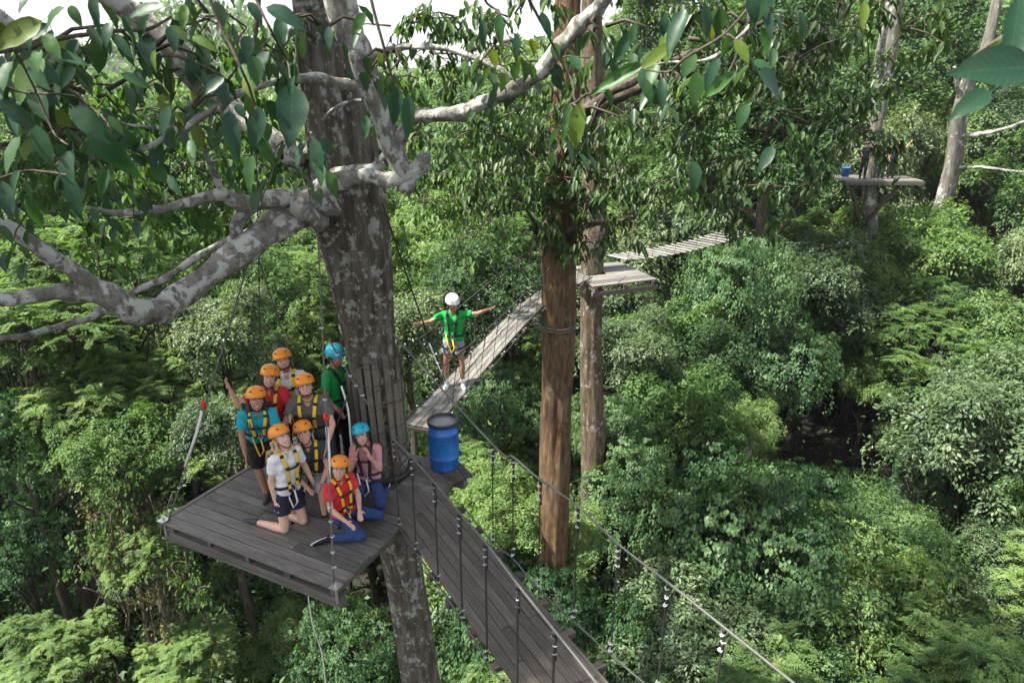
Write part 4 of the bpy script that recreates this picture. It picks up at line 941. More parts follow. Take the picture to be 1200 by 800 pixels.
def person(label, pel, F, spine, chest, headd, look, arms, legs, s=1.0, skin='skin', shirt='c_white', pants='c_black', plen='short', shoe='c_black', helm='h_orange', har='yellow', hair=('hair_d', 'short'), build=1.0, beard=None, vox=.0085, group=None, sock=None, smile=True, hold=None):
    pel = Vector(pel); F = Vector(F); F.z = 0; F.normalize(); S = Vector((-F.y, F.x, 0)); nv = lambda v: Vector(v).normalized()
    t = thing('person', (pel.x, pel.y, pel.z), label, 'person', group)
    sp, ch, hd, lk = nv(spine), nv(chest), nv(headd), nv(look)
    sx = build
    waist = pel + sp * .16 * s; cst = pel + sp * .28 * s; neck = cst + ch * .23 * s; ntop = neck + hd * .068 * s
    Cf = (F - ch * F.dot(ch)).normalized(); Cs = ch.cross(Cf) * -1
    if Cs.dot(S) < 0: Cs = -Cs
    # head frame
    Hf = lk; Hu = (hd - Hf * hd.dot(Hf)).normalized(); Hs = Hf.cross(Hu) ; hc = ntop + hd * .085 * s + Hf * .015 * s
    hk = s ** .6
    b = MB()
    # torso
    for sd in (-1, 1):
        cone(b, pel + S * sd * .065 * s, waist + S * sd * .045 * s, .105 * s * sx, .093 * s * sx)
        cone(b, waist + S * sd * .045 * s, cst + Cs * sd * .07 * s + ch * .06 * s, .093 * s * sx, .102 * s * sx)
        cone(b, cst + Cs * sd * .07 * s + ch * .06 * s, neck + Cs * sd * .12 * s * sx - ch * .05 * s, .102 * s * sx, .058 * s)
    cone(b, neck - ch * .05 * s, ntop + hd * .02 * s, .062 * s * (.6 + .4 * sx), .053 * s * (.6 + .4 * sx))
    # head
    ball(b, hc + Hu * .02 * hk - Hf * .01 * hk, Hs, Hf, Hu, .076 * hk, .094 * hk, .098 * hk, 18, 12)
    ball(b, hc - Hu * .045 * hk + Hf * .022 * hk, Hs, Hf, Hu, .064 * hk, .066 * hk, .066 * hk, 14, 9)
    ball(b, hc - Hu * .095 * hk + Hf * .058 * hk, Hs, Hf, Hu, .024 * hk, .02 * hk, .018 * hk, 8, 6)
    cone(b, hc + Hu * .008 * hk + Hf * .086 * hk, hc - Hu * .03 * hk + Hf * .104 * hk, .008 * hk, .013 * hk, 8)
    for sd in (-1, 1):
        ball(b, hc + Hs * sd * .078 * hk - Hu * .012 * hk - Hf * .005 * hk, Hs, Hf, Hu, .009 * hk, .02 * hk, .032 * hk, 8, 6)
        ball(b, hc + Hs * sd * .032 * hk - Hu * .03 * hk + Hf * .068 * hk, Hs, Hf, Hu, .022 * hk, .018 * hk, .02 * hk, 8, 6)
    ball(b, hc + Hu * .026 * hk + Hf * .082 * hk, Hs, Hf, Hu, .040 * hk, .006 * hk, .008 * hk, 10, 6)
    shs = []; J = {}
    for sd, ar in ((-1, arms[0]), (1, arms[1])):
        sh = neck + Cs * sd * .165 * s * (.55 + .45 * sx) - ch * .055 * s
        ua, fa = nv(ar[0]), nv(ar[1]); hdv = nv(ar[2]) if len(ar) > 2 else fa
        el = sh + ua * .275 * s; wr = el + fa * .245 * s
        cone(b, sh, el, .050 * s * (.5 + .5 * sx), .037 * s); cone(b, el, el.lerp(wr, .35), .038 * s, .038 * s); cone(b, el.lerp(wr, .3), wr, .038 * s, .025 * s)
        pn = hdv.cross(Cf if abs(hdv.dot(Cf)) < .8 else Vector((0, 0, 1))).normalized(); pw = hdv.cross(pn).normalized()
        palm = wr + hdv * .055 * s
        ball(b, palm, pw, pn, hdv, .039 * s, .017 * s, .052 * s, 10, 7)
        for q in range(4):
            base = wr + hdv * (.088 + (.006 if q in (1, 2) else 0)) * s + pw * (-.028 + .0185 * q) * s
            ln = (.066, .075, .07, .056)[q] * s; fd = (hdv + pw * (-.12 + .08 * q)).normalized(); mid = base + fd * ln * .55
            fd2 = (fd - pn * (.45 + .1 * q) * (1 if sd > 0 else -1)).normalized()
            cone(b, base - fd * .02 * s, mid, .0098 * s, .009 * s, 7); cone(b, mid, mid + fd2 * ln * .5, .009 * s, .008 * s, 7)
        tb_ = wr + hdv * .03 * s - pw * .03 * s; td = (hdv * .7 - pw * .75).normalized(); cone(b, tb_, tb_ + td * .035 * s, .0125 * s, .0105 * s, 7); cone(b, tb_ + td * .035 * s, tb_ + td * .05 * s + hdv * .018 * s, .0105 * s, .009 * s, 7)
        J[sd] = (sh, el, wr)
    K = {}
    for sd, lg in ((-1, legs[0]), (1, legs[1])):
        hp = pel + S * sd * .085 * s - sp * .03 * s; th, sn, ft = nv(lg[0]), nv(lg[1]), nv(lg[2])
        kn = hp + th * .42 * s; an = kn + sn * .41 * s
        cone(b, hp, kn, .083 * s * (.4 + .6 * sx), .054 * s); cone(b, kn, kn.lerp(an, .35), .052 * s, .055 * s); cone(b, kn.lerp(an, .3), an, .055 * s, .034 * s)
        heel = an + sn * .035 * s - ft * .03 * s; cone(b, heel, an + ft * .15 * s + sn * .05 * s, .032 * s, .026 * s)
        K[sd] = (hp, kn, an, ft, sn)
    remesh('body', b, vox, M[skin], t, 3, dec=.5)
    # eyes, brows, mouth
    for sd in (-1, 1):
        e = hc + Hs * sd * .031 * hk + Hu * .004 * hk + Hf * .079 * hk
        m_ = MB(); ball(m_, e, Hs, Hf, Hu, .015 * hk, .010 * hk, .009 * hk, 10, 6); eo = m_.build('eye', M['eye_w'], t)
        m_ = MB(); ball(m_, e + Hf * .006 * hk, Hs, Hf, Hu, .0075 * hk, .005 * hk, .0075 * hk, 8, 5); m_.build('iris', M['iris'], eo)
        m_ = MB(); m_.tube([e + Hu * .017 * hk - Hs * .02 * hk + Hf * .01 * hk, e + Hu * .022 * hk + Hf * .014 * hk, e + Hu * .018 * hk + Hs * .02 * hk + Hf * .01 * hk], .0042 * hk, 6); m_.build('eyebrow', M[hair[0] if hair[0] != 'hair_b' else 'hair_br'], t)
    m_ = MB(); mo = hc - Hu * .060 * hk + Hf * .087 * hk
    m_.tube([mo - Hs * .027 * hk + Hu * .006 * hk - Hf * .012 * hk, mo - Hs * .013 * hk - Hu * .001 * hk, mo - Hu * .003 * hk + Hf * .003 * hk, mo + Hs * .013 * hk - Hu * .001 * hk, mo + Hs * .027 * hk + Hu * .006 * hk - Hf * .012 * hk], [.004 * hk, .0065 * hk, .0075 * hk, .0065 * hk, .004 * hk], 8); m_.build('lips', M['lip'], t)
    if smile:
        m_ = MB(); m_.tube([mo - Hs * .016 * hk + Hf * .006 * hk + Hu * .002 * hk, mo + Hf * .0095 * hk, mo + Hs * .016 * hk + Hf * .006 * hk + Hu * .002 * hk], .0042 * hk, 6); m_.build('teeth', M['teeth'], t)
    # hair
    m_ = MB(); kindh = hair[1]
    ball(m_, hc + Hu * .028 * hk - Hf * .02 * hk, Hs, Hf, Hu, .083 * hk, .090 * hk, .098 * hk)
    for sd in (-1, 1): cone(m_, hc + Hs * sd * .074 * hk + Hu * .02 * hk + Hf * .015 * hk, hc + Hs * sd * .076 * hk - Hu * .03 * hk - Hf * .02 * hk, .014 * hk, .012 * hk, 8)
    if kindh == 'long':
        r_ = random.Random(len(label))
        for sd in (-1, 1):
            for q in (1, 2, 4, 5):
                a0 = hc + Hs * sd * (.07 + .004 * q) * hk + Hf * (.015 - .022 * q) * hk; a1 = a0 - Hu * .10 * hk + Hs * sd * .006 - Hf * .02
                a2 = neck + Cs * sd * (.088 + .012 * q) + Cf * (.045 - .03 * q) * s + ch * .02; a3 = a2 - Vector((0, 0, (.20 + .03 * (q % 3)) * s)) + Cf * (.11 - .03 * q) + Cs * sd * r_.uniform(-.03, .03)
                cone(m_, a0, a1, .013, .014, 8); cone(m_, a1, a2, .014, .015, 8); cone(m_, a2, a3, .015, .005, 8)
        for q in range(5):
            a0 = hc - Hf * .075 * hk + Hs * (q - 2) * .03; a2 = neck - Cf * .12 * s + Cs * (q - 2) * .045; cone(m_, a0, a2, .024, .022, 8); cone(m_, a2, a2 - ch * .16 * s, .022, .01, 8)
    elif kindh == 'tail':
        a0 = hc - Hf * .095 * hk; cone(m_, a0, a0 - Hu * .1 - Hf * .02, .025, .028, 8); cone(m_, a0 - Hu * .1 - Hf * .02, a0 - Vector((0, 0, .27)), .028, .01, 8)
        for sd in (-1, 1): cone(m_, hc + Hs * sd * .075 * hk + Hf * .02, neck + Cs * sd * .07 + Cf * .07, .016, .016, 8); cone(m_, neck + Cs * sd * .07 + Cf * .07, neck + Cs * sd * .08 + Cf * .11 - ch * .15, .018, .008, 8)
    remesh('hair', m_, .008, M[hair[0]], t, 2, .003 if kindh != 'short' else .0)
    if beard:
        m_ = MB()
        for q in range(9):
            a = (q - 4) / 4; m_.add([], []); ball(m_, hc - Hu * (.088 - .05 * a * a) * hk + Hf * (.07 - .05 * a * a) * hk + Hs * a * .058 * hk, Hs, Hf, Hu, .02 * hk, .014 * hk, .02 * hk, 8, 5)
        remesh('beard', m_, .006, M[beard], t, 2, .001)
    # helmet: shell, brim ridge, ribs, chin strap
    if helm:
        hz = hc + Hu * .064 * hk - Hf * .012 * hk; prof = [(.108, -.010), (.112, .0), (.110, .018), (.106, .040), (.095, .066), (.074, .087), (.044, .101), (.012, .107)]
        V = []; Fc = []; seg = 28
        for r, z in prof + [(.104, .02), (.104, -.01)][:0]:
            for k in range(seg):
                a = 2 * math.pi * k / seg; fr = math.cos(a)
                rx = r * (1.16 if True else 1); zz = z - (.010 * max(0, fr) if z < .03 else 0) + (.012 * max(0, -fr) * (1 if z < .01 else 0)); ry = r * .98
                ex = .016 * max(0, fr) ** 3 if z < .01 else 0
                V.append(hz + (Hf * fr * (rx + ex) + Hs * math.sin(a) * ry + Hu * zz) * hk * 1.02)
        n = len(prof)
        for i in range(n - 1):
            for k in range(seg): k2 = (k + 1) % seg; Fc.append((i * seg + k, i * seg + k2, (i + 1) * seg + k2, (i + 1) * seg + k))
        Fc.append(tuple((n - 1) * seg + k for k in range(seg))); Fc.append(tuple(range(seg - 1, -1, -1)))
        ho = link('helmet', mesh('helmet', V, Fc, M[helm]), t)
        m_ = MB(); m_.tube([hz + (Hf * math.cos(a) * .129 + Hs * math.sin(a) * .110 + Hu * (-.010 - .010 * max(0, math.cos(a)))) * hk * 1.02 for a in [2 * math.pi * k / 24 for k in range(25)]], .0045 * hk, 6); m_.build('brim', M[helm], ho)
        for q in (-1, 0, 1):
            m_ = MB(); m_.tube([hz + (Hf * math.cos(a) * .123 * math.sqrt(1 - (q * .3) ** 2) + Hs * q * .042 + Hu * (math.sin(a) * (.107 - .010 * abs(q)))) * hk * 1.03 for a in [rad(x) for x in range(18, 170, 14)]], .0055 * hk, 6); m_.build('ridge', M[helm], ho)
        for sd in (-1, 1):
            m_ = MB(); m_.tube([hz + (Hf * .115 + Hs * sd * .055 + Hu * .05) * hk, hz + (Hf * .105 + Hs * sd * .07 + Hu * .055) * hk], .008 * hk, 6); m_.build('vent', M['black'], ho)
            m_ = MB(); m_.tube([hz + (Hs * sd * .105 + Hf * .02 + Hu * -.01) * hk, hc + (Hs * sd * .072 - Hu * .05 + Hf * .03) * hk, hc + (Hs * sd * .03 - Hu * .117 + Hf * .05) * hk, hc + (-Hu * .124 + Hf * .055) * hk], .005, 6, flat=.5); m_.build('chin_strap', M['blackweb'], ho)
    # shirt
    m_ = MB(); e_ = .014
    for sd in (-1, 1):
        cone(m_, pel + sp * .03 * s + S * sd * .06 * s, waist + S * sd * .045 * s, .108 * s * sx + e_, .095 * s * sx + e_)
        cone(m_, waist + S * sd * .045 * s, cst + Cs * sd * .07 * s + ch * .06 * s, .095 * s * sx + e_, .104 * s * sx + e_)
        sh, el, wr = J[sd]
        cone(m_, cst + Cs * sd * .07 * s + ch * .06 * s, neck + Cs * sd * .12 * s * sx - ch * .055 * s, .104 * s * sx + e_, .060 * s + e_ * .8)
        cone(m_, neck + Cs * sd * .05 * s - ch * .05 * s, sh, .05 * s + e_, .052 * s + e_)
        ua = (el - sh).normalized()
        if plen != 'xx' and shirt == 'c_pink': frus(m_, [sh, el, wr], [.060 * s, .046 * s, .036 * s])
        else: frus(m_, [sh, sh + ua * .08 * s, sh + ua * .17 * s], [.058 * s + e_ * .6, .056 * s + e_ * .5, .058 * s + e_ * .7])
    remesh('shirt', m_, .010, M[shirt], t, 4, .006, seed=len(label))
    m_ = MB(); m_.tube([neck + (Cs * math.cos(a) * .062 + Cf * math.sin(a) * .058) * s + ch * (.018 - .02 * math.sin(a)) * s for a in [2 * math.pi * k / 18 for k in range(19)]], .007, 6); m_.build('collar', M[shirt], t)
    # trousers or shorts
    m_ = MB()
    for sd in (-1, 1):
        hp, kn, an, ft, sn = K[sd]; f_ = {'short': .55, 'knee': .95, 'long': 1}[plen]
        cone(m_, pel + S * sd * .06 * s, pel + sp * .07 * s + S * sd * .05 * s, .108 * s * sx + .010, .098 * s * sx + .010)
        w0 = .083 * s * (.4 + .6 * sx) + .018
        cone(m_, pel + S * sd * .05 * s, hp, .10 * s * sx, w0)
        if plen == 'long': cone(m_, hp, kn, w0, .054 * s + .014); frus(m_, [kn - sn * .04 * s, kn.lerp(an, .3), kn.lerp(an, .95)], [.056 * s + .014, .056 * s + .012, .042 * s + .012])
        else: th = (kn - hp); frus(m_, [hp, hp + th * f_ * .5, hp + th * f_], [w0 + .004, w0 - .002, w0 - (.0 if plen == 'short' else .008)])
    remesh('trousers' if plen == 'long' else 'shorts', m_, .010, M[pants], t, 4, .003, seed=3 + len(label))
    # shoes
    for sd in (-1, 1):
        hp, kn, an, ft, sn = K[sd]; m_ = MB(); heel = an + sn * .035 * s - ft * .035 * s; toe = an + ft * .155 * s + sn * .052 * s
        cone(m_, heel, an.lerp(toe, .5) + sn * .03 * s, .04 * s, .042 * s); cone(m_, an.lerp(toe, .5) + sn * .025 * s, toe, .042 * s, .032 * s); cone(m_, heel, an + sn * -.0 * s, .04 * s, .042 * s)
        so_ = remesh('shoe', m_, .009, M[shoe], t, 3)
        m_ = MB(); w_ = ft.cross(sn).normalized(); o_ = sn * .040 * s
        m_.tube([heel + o_ * .85 - ft * .03 * s, heel + o_ * .9, an.lerp(toe, .5) + o_ * 1.5, toe + o_ * .75, toe + o_ * .7 + ft * .03 * s], [.02 * s, .04 * s, .045 * s, .036 * s, .014 * s], 10, flat=.32, side=sn); m_.build('sole', M['black' if shoe == 'c_dark' else 'shoe_w'], so_)
        if sock: m_ = MB(); frus(m_, [an - sn * .10 * s, an + sn * .0 * s], [.043 * s, .040 * s]); m_.build('sock', M[sock], t)
    # harness
    if har:
        cf_ = (.104 * s * sx + e_ + .012); hb = 'blackweb'
        for sd in (-1, 1):
            P = [neck + Cs * sd * .085 * s - Cf * cf_ * .8 - ch * .06 * s, neck + Cs * sd * .095 * s - Cf * .03 + ch * .018 * s, neck + Cs * sd * .092 * s + Cf * .05 * s + ch * .0 * s, cst + Cs * sd * .082 * s + Cf * cf_ * 1.02 + ch * .12 * s, cst + Cs * sd * .065 * s + Cf * (cf_ * 1.06) + ch * .02 * s, waist + S * sd * .055 * s + Cf * cf_ * 1.02, pel + sp * .09 * s + S * sd * .05 * s + F * cf_ * 1.08]
            P = catmull(P, 4); m_ = MB(); m_.tube(P, .021 * s, 8, flat=.3, side=Cf); st = m_.build('harness_strap', M[har], t)
            for k_ in (9, 14, 20):
                m_ = MB(); d_ = (P[k_ + 1] - P[k_]).normalized(); m_.tube([P[k_] - d_ * .016, P[k_] + d_ * .016], .025 * s, 8, flat=.42, side=Cf); m_.build('buckle', M[hb], st)
            hp, kn = K[sd][:2]; th = (kn - hp).normalized(); a_ = th.orthogonal().normalized(); b_ = th.cross(a_); c_ = hp + th * .11 * s
            m_ = MB(); m_.tube([c_ + (a_ * math.cos(q) + b_ * math.sin(q)) * (.083 * s * (.4 + .6 * sx) + .026) for q in [2 * math.pi * k / 18 for k in range(19)]], .016 * s, 7, flat=.4, side=th.cross(Vector((1, 0, 0)))); m_.build('leg_loop', M[hb], t)
        c_ = pel + sp * .10 * s; m_ = MB(); m_.tube([c_ + (S * math.cos(q) * (.06 * s + .104 * s * sx + .02) + F * math.sin(q) * (.104 * s * sx + .026)) for q in [2 * math.pi * k / 24 for k in range(25)]], .022 * s, 7, flat=.4, side=F); m_.build('waist_belt', M[hb], t)
        c2 = cst + Cf * cf_ * 1.08 + ch * .05 * s; m_ = MB(); m_.tube([c2 - Cs * .075 * s, c2 + Cf * .008, c2 + Cs * .075 * s], .015 * s, 7, flat=.4, side=Cf); m_.build('chest_strap', M[hb], t)
        g0 = c_ + F * (.104 * s * sx + .035); m_ = MB(); m_.tube([g0 + Vector((.02 * math.cos(q), 0, .045 * math.sin(q) - .02)) for q in [2 * math.pi * k / 12 for k in range(13)]], .006, 6); m_.build('carabiner', M['steel'], t)
        m_ = MB(); m_.tube([g0 + Vector((.0, 0, -.05)), g0 + Vector((.03, -.03, -.18)), g0 + Vector((-.02, -.04, -.25)), g0 + Vector((-.07, -.02, -.1)), g0 + Vector((-.10, .01, .03))], .010, 6); m_.build('lanyard', M['rope_w' if len(label) % 2 else 'yellow'], t)
    return dict(t=t, J=J, K=K, head=hc)
def X(px, py, Y): return at(px, py, Y=Y).x
dn = (0, 0, -1); V3 = Vector
st_leg = [((-.06, 0, -1), (0, .03, -1), (-.2, -1, 0)), ((.06, 0, -1), (0, .03, -1), (.2, -1, 0))]
person('bearded man in white shirt and orange helmet standing at the back of the group', (X(337, 425, 7.72), 7.72, ZP + .90), (.1, -1, 0), (0, 0, 1), (-.10, -.05, 1), (-.12, -.1, 1), (.25, -.9, .36),
       [((-.35, -.25, -.9), (-.3, -.75, .15)), ((.3, .0, -.95), (.1, -.5, -.85))], st_leg, .96, 'skin', 'c_white', 'c_dark', 'short', hair=('hair_br', 'short'), beard='hair_br', build=1.02)
person('woman in red shirt and orange helmet waving one hand at the left of the group', (X(314, 440, 7.36), 7.38, ZP + .87), (.1, -1, 0), (0, 0, 1), (-.04, -.08, 1), (.2, -.1, 1), (.3, -.9, .3),
       [((-.8, -.3, -.5), (-.25, -.1, 1), (-.3, -.05, 1)), ((.35, -.2, -.9), (.2, -.8, .1))], st_leg, .92, 'skin', 'c_red', 'c_black', 'knee', hair=('hair_br', 'tail'), build=.92)
person('man in dark grey shirt and orange helmet leaning forward in the middle of the group', (X(362, 455, 7.3), 7.42, ZP + .80), (0, -1, 0), (0, -.42, .9), (0, -.3, .95), (-.02, -.25, 1), (.25, -.9, .38),
       [((-.35, -.35, -.85), (.25, -.5, -.8)), ((.35, -.35, -.85), (-.2, -.55, -.8))], [((-.2, -.45, -.9), (0, .25, -.95), (-.1, -1, 0)), ((.2, -.45, -.9), (0, .25, -.95), (.1, -1, 0))], 1.0, 'skin', 'c_grey', 'c_dark', 'knee', hair=('hair_br', 'short'), beard='hair_br', build=1.12)
person('woman in turquoise shirt and black shorts bending forward on the left of the group', (X(308, 527, 7.15), 7.17, ZP + .84), (.35, -1, 0), (.12, -.45, .88), (.2, -.45, .88), (.15, -.2, 1), (.4, -.9, .32),
       [((-.15, -.1, -1), (.12, -.15, -1)), ((.35, -.4, -.8), (.1, -.6, -.6))], [((.02, -.12, -1), (.1, .12, -1), (.1, -1, 0)), ((.15, -.1, -1), (.1, .15, -1), (.6, -.8, 0))], .92, 'skin_tan', 'c_turq', 'c_black', 'knee', 'c_dark', hair=('hair_d', 'long'), build=.98)
kn = at(345, 616, z=ZP + .05)
person('blonde girl in white shirt and black shorts kneeling upright in front', (kn.x - .06, kn.y + .10, ZP + .06 + .41 * .95), (.8, -.6, 0), (.06, .05, 1), (-.02, .06, 1), (-.2, .15, 1), (.72, -.5, .5),
       [((-.22, -.05, -1), (.12, -.12, -1)), ((.15, .35, -.9), (.35, -.1, -.9))], [((.02, -.18, -1), (-1, .42, -.05), (-1, .35, -.25)), ((.2, -.12, -1), (-.9, .5, -.03), (-1, .4, -.2))], .93, 'skin_fair', 'c_white', 'c_navy', 'short', 'c_dark', hair=('hair_b', 'long'), build=.86)
person('young man in charcoal shirt crouching between the blonde girl and boy in red', (X(366, 560, 7.05), 7.08, ZP + .37), (.3, -.95, 0), (.05, -.25, .95), (.02, -.2, .97), (-.16, -.1, 1), (.2, -.9, .38),
       [((-.1, -.45, -.85), (.75, -.5, -.4)), ((.3, -.4, -.85), (-.1, -.8, -.35))], [((-.25, -.95, .12), (.05, .18, -1), (0, -1, 0)), ((.32, -.95, .1), (-.05, .12, -1), (.1, -1, 0))], .92, 'skin', 'c_dark', 'c_shortgrey', 'knee', hair=('hair_d', 'short'), build=.94)
kn = at(424, 626, z=ZP + .06)
person('boy in red shirt and blue jeans kneeling at the front right of the group', (kn.x - .22, kn.y + .14, ZP + .26), (.75, -.65, 0), (-.05, -.02, 1), (.05, -.1, 1), (.16, -.15, 1), (.22, -.9, .34),
       [((.1, -.35, -.9), (.8, -.35, -.45)), ((.35, -.1, -.9), (.2, -.8, -.3))], [((.78, -.42, -.38), (-1, -.02, -.1), (-.9, -.3, -.3)), ((.8, .2, -.3), (-.95, .15, -.15), (-1, .1, -.2))], .84, 'skin', 'c_red', 'c_jean', 'long', 'c_black', hair=('hair_br', 'short'), build=.98)
person('girl in pink long sleeved top and teal helmet kneeling with hands at her chin', (X(432, 560, 7.12), 7.14, ZP + .30), (-.05, -1, 0), (0, -.08, 1), (-.04, -.05, 1), (-.18, -.12, 1), (.05, -.9, .32),
       [((-.15, -.45, -.85), (.42, -.25, .9), (.3, -.1, 1)), ((.15, -.45, -.85), (-.42, -.25, .9), (-.3, -.1, 1))], [((-.12, -.95, -.42), (.05, 1, -.08), (0, 1, -.3)), ((.28, -.9, -.42), (0, 1, -.08), (0, 1, -.3))], .86, 'skin', 'c_pink', 'c_jean', 'long', 'c_black', helm='h_teal', har='blackweb', hair=('hair_br', 'tail'), build=.88)
person('guide in green shirt and blue helmet standing against the great trunk', (X(391, 440, 7.82), 7.86, ZP + .90), (.75, -.35, 0), (0, 0, 1), (.06, -.05, 1), (.12, -.08, 1), (.8, -.55, -.15),
       [((-.05, -.3, -.95), (.65, -.6, -.3)), ((.45, .2, -.85), (.8, -.2, .3))], st_leg, .97, 'skin_tan', 'c_green', 'c_black', 'long', helm='h_teal', har='blackweb', hair=('hair_d', 'short'), build=.96, smile=False)
gp = q_at(533, 452); GS = .865
person('guide in green shirt, grey shorts and white helmet with arms spread on the rope bridge', (gp.x, gp.y, gp.z + .905 * GS), (-.05, -1, 0), (.03, 0, 1), (-.02, 0, 1), (0, -.1, 1), (.45, -.85, -.25),
       [((-.85, -.2, -.4), (-.5, -.8, .15)), ((.9, -.15, .12), (.75, -.4, .42))], [((-.13, 0, -1), (-.02, .03, -1), (-.2, -1, 0)), ((.13, 0, -1), (.02, .03, -1), (.2, -1, 0))], GS, 'skin_tan', 'c_green', 'c_shortgrey', 'short', 'shoe_w', helm='h_white', har='blackweb', hair=('hair_d', 'short'), build=1.02, sock='c_white')
for px_, lab, arms_, sp_ in ((1009, 'distant person in black left of the trunk on the far platform', [((-.3, 0, -1), (0, -.3, -1)), ((.3, 0, -1), (0, -.3, -1))], (0, 0, 1)),
                        (1030, 'distant dark dressed person standing right of the trunk on the far platform', [((-.5, 0, -.6), (-.5, -.2, .7)), ((.2, -.1, -1), (.1, -.5, -.9))], (-.05, 0, 1)),
                        (1042, 'distant dark dressed person leaning with one arm raised on the far platform', [((-.5, 0, -.8), (-.6, -.1, -.5)), ((.9, 0, .35), (.6, 0, .9))], (.18, 0, 1))):
    fpz = at(px_, 208, Y=33.7); person(lab, (fpz.x, 33.6, cF.z + .03 + .93), (.1, -1, 0), sp_, sp_, (0, 0, 1), (0, -1, 0), arms_, st_leg, 1.0, 'skin_tan', 'c_black', 'c_black', 'long', helm=None, har=None, hair=('hair_d', 'short'), vox=.02, smile=False)
print('people', time.time() - T0)
# ------------------------------------------------------------------ foliage of the great tree: large leaves one by one
lm, nt, bs = newmat('large_leaf'); oi = N(nt, 'ShaderNodeObjectInfo'); tc = N(nt, 'ShaderNodeTexCoord'); sx_ = N(nt, 'ShaderNodeSeparateXYZ'); nt.links.new(tc.outputs['Object'], sx_.inputs[0])
ay_ = mth(nt, 'ABSOLUTE', sx_.outputs[1], 0); vein = mth(nt, 'SINE', mth(nt, 'MULTIPLY', mth(nt, 'SUBTRACT', sx_.outputs[0], mth(nt, 'MULTIPLY', ay_, .9)), 62.0), 0)
mid_ = mth(nt, 'LESS_THAN', ay_, .012); vv_ = mth(nt, 'MAXIMUM', mth(nt, 'GREATER_THAN', vein, .93), mid_)
c0 = ramp(nt, oi.outputs['Random'], [(0, (.010, .044, .024)), (.35, (.015, .058, .03)), (.6, (.022, .075, .024)), (.85, (.04, .11, .02)), (.97, (.10, .15, .018))])
c1 = mixc(nt, mth(nt, 'MULTIPLY', vv_, .14), c0, (.12, .2, .09)); sp_ = noise_tex(nt, 9, 5, mapping(nt)); c2 = mixc(nt, mth(nt, 'MULTIPLY', mth(nt, 'GREATER_THAN', sp_, .66), .5), c1, (.07, .06, .02))
nt.links.new(c2, bs.inputs['Base Color']); bs.inputs['Roughness'].default_value = .45; bs.inputs['Specular IOR Level'].default_value = .4
tr = N(nt, 'ShaderNodeBsdfTranslucent'); ms = N(nt, 'ShaderNodeMixShader'); ms.inputs[0].default_value = .32
nt.links.new(mixc(nt, 1.0, c2, (1.5, 1.5, .6), 'MULTIPLY'), tr.inputs[0]); nt.links.new(bs.outputs[0], ms.inputs[1]); nt.links.new(tr.outputs[0], ms.inputs[2]); nt.links.new(ms.outputs[0], nt.nodes['Material Output'].inputs[0])
def leaf_shape(i):
    r = random.Random(i); V = []; F = []; n = 8; bend = r.uniform(.1, .35); fold = r.uniform(.15, .4); tw = r.uniform(-.3, .3); wv = r.uniform(.01, .03)
    for k in range(n + 1):
        u_ = k / n; w_ = .5 * (math.sin(math.pi * min(1, u_ * .98 + .02) ** .8)) ** .85 * (1 if u_ < .85 else (1 - u_) / .15 * .55 + .45) if 0 < k < n else .0
        w_ *= 1.0; zc_ = -bend * u_ * u_
        for q in (-1, 0, 1): V.append((u_, q * w_ * .5 * 1.25, zc_ + abs(q) * fold * w_ * .5 + q * tw * w_ * u_ * .5 + (wv * math.sin(u_ * 17 + q) if q else 0)))
    for k in range(n):
        for q in (0, 1): a = k * 3 + q; F.append((a, a + 1, a + 4, a + 3))
    b = len(V)                                     # the leaf stalk
    for k_, (x_, z_) in enumerate([(.02, 0), (-.1, .03), (-.22, .10), (-.3, .2)]):
        for q in (-1, 0, 1): V.append((x_ + (.012 if q == 0 else 0), q * .011, z_))
    for k_ in range(3):
        for q in (0, 1): a = b + k_ * 3 + q; F.append((a, a + 1, a + 4, a + 3))
    return mesh('leaf', V, F, lm)
LEAF = [leaf_shape(i) for i in range(6)]
rl = random.Random(77); NLEAF = [0]
def leaf(p, tipd, nor, L, wr=1.0, parent=None):
    t = Vector(tipd).normalized(); s_ = Vector(nor).cross(t)
    if s_.length < .05: s_ = t.orthogonal()
    s_.normalize(); n_ = t.cross(s_); m = Matrix((t * L, s_ * L * wr, n_ * L)).transposed().to_4x4(); m.translation = p
    NLEAF[0] += 1; return link('leaf', rl.choice(LEAF), parent or big, m)
camR, camU, camF = Vector((1, 0, 0)), Vector((0, math.sin(PITCH), math.cos(PITCH))), Vector((0, math.cos(PITCH), -math.sin(PITCH)))
def near_leaf(px, py, ln, ang, wr, Y, tilt=None):
    """a leaf hanging about photo column, row; its size follows from its distance"""
    c = at(px, py, Y=Y); zc = c.dot(camF); L = ln / FPX * zc; a = rad(ang)
    t = camR * math.cos(a) - camU * math.sin(a) + camF * (rl.uniform(-.35, .35) if tilt is None else tilt)
    t.normalize(); n_ = -camF + camR * rl.uniform(-.5, .5) + Vector((0, 0, rl.uniform(0, .6)))
    st = c - t * L * .5; leaf(st, t, n_, L, wr); return st
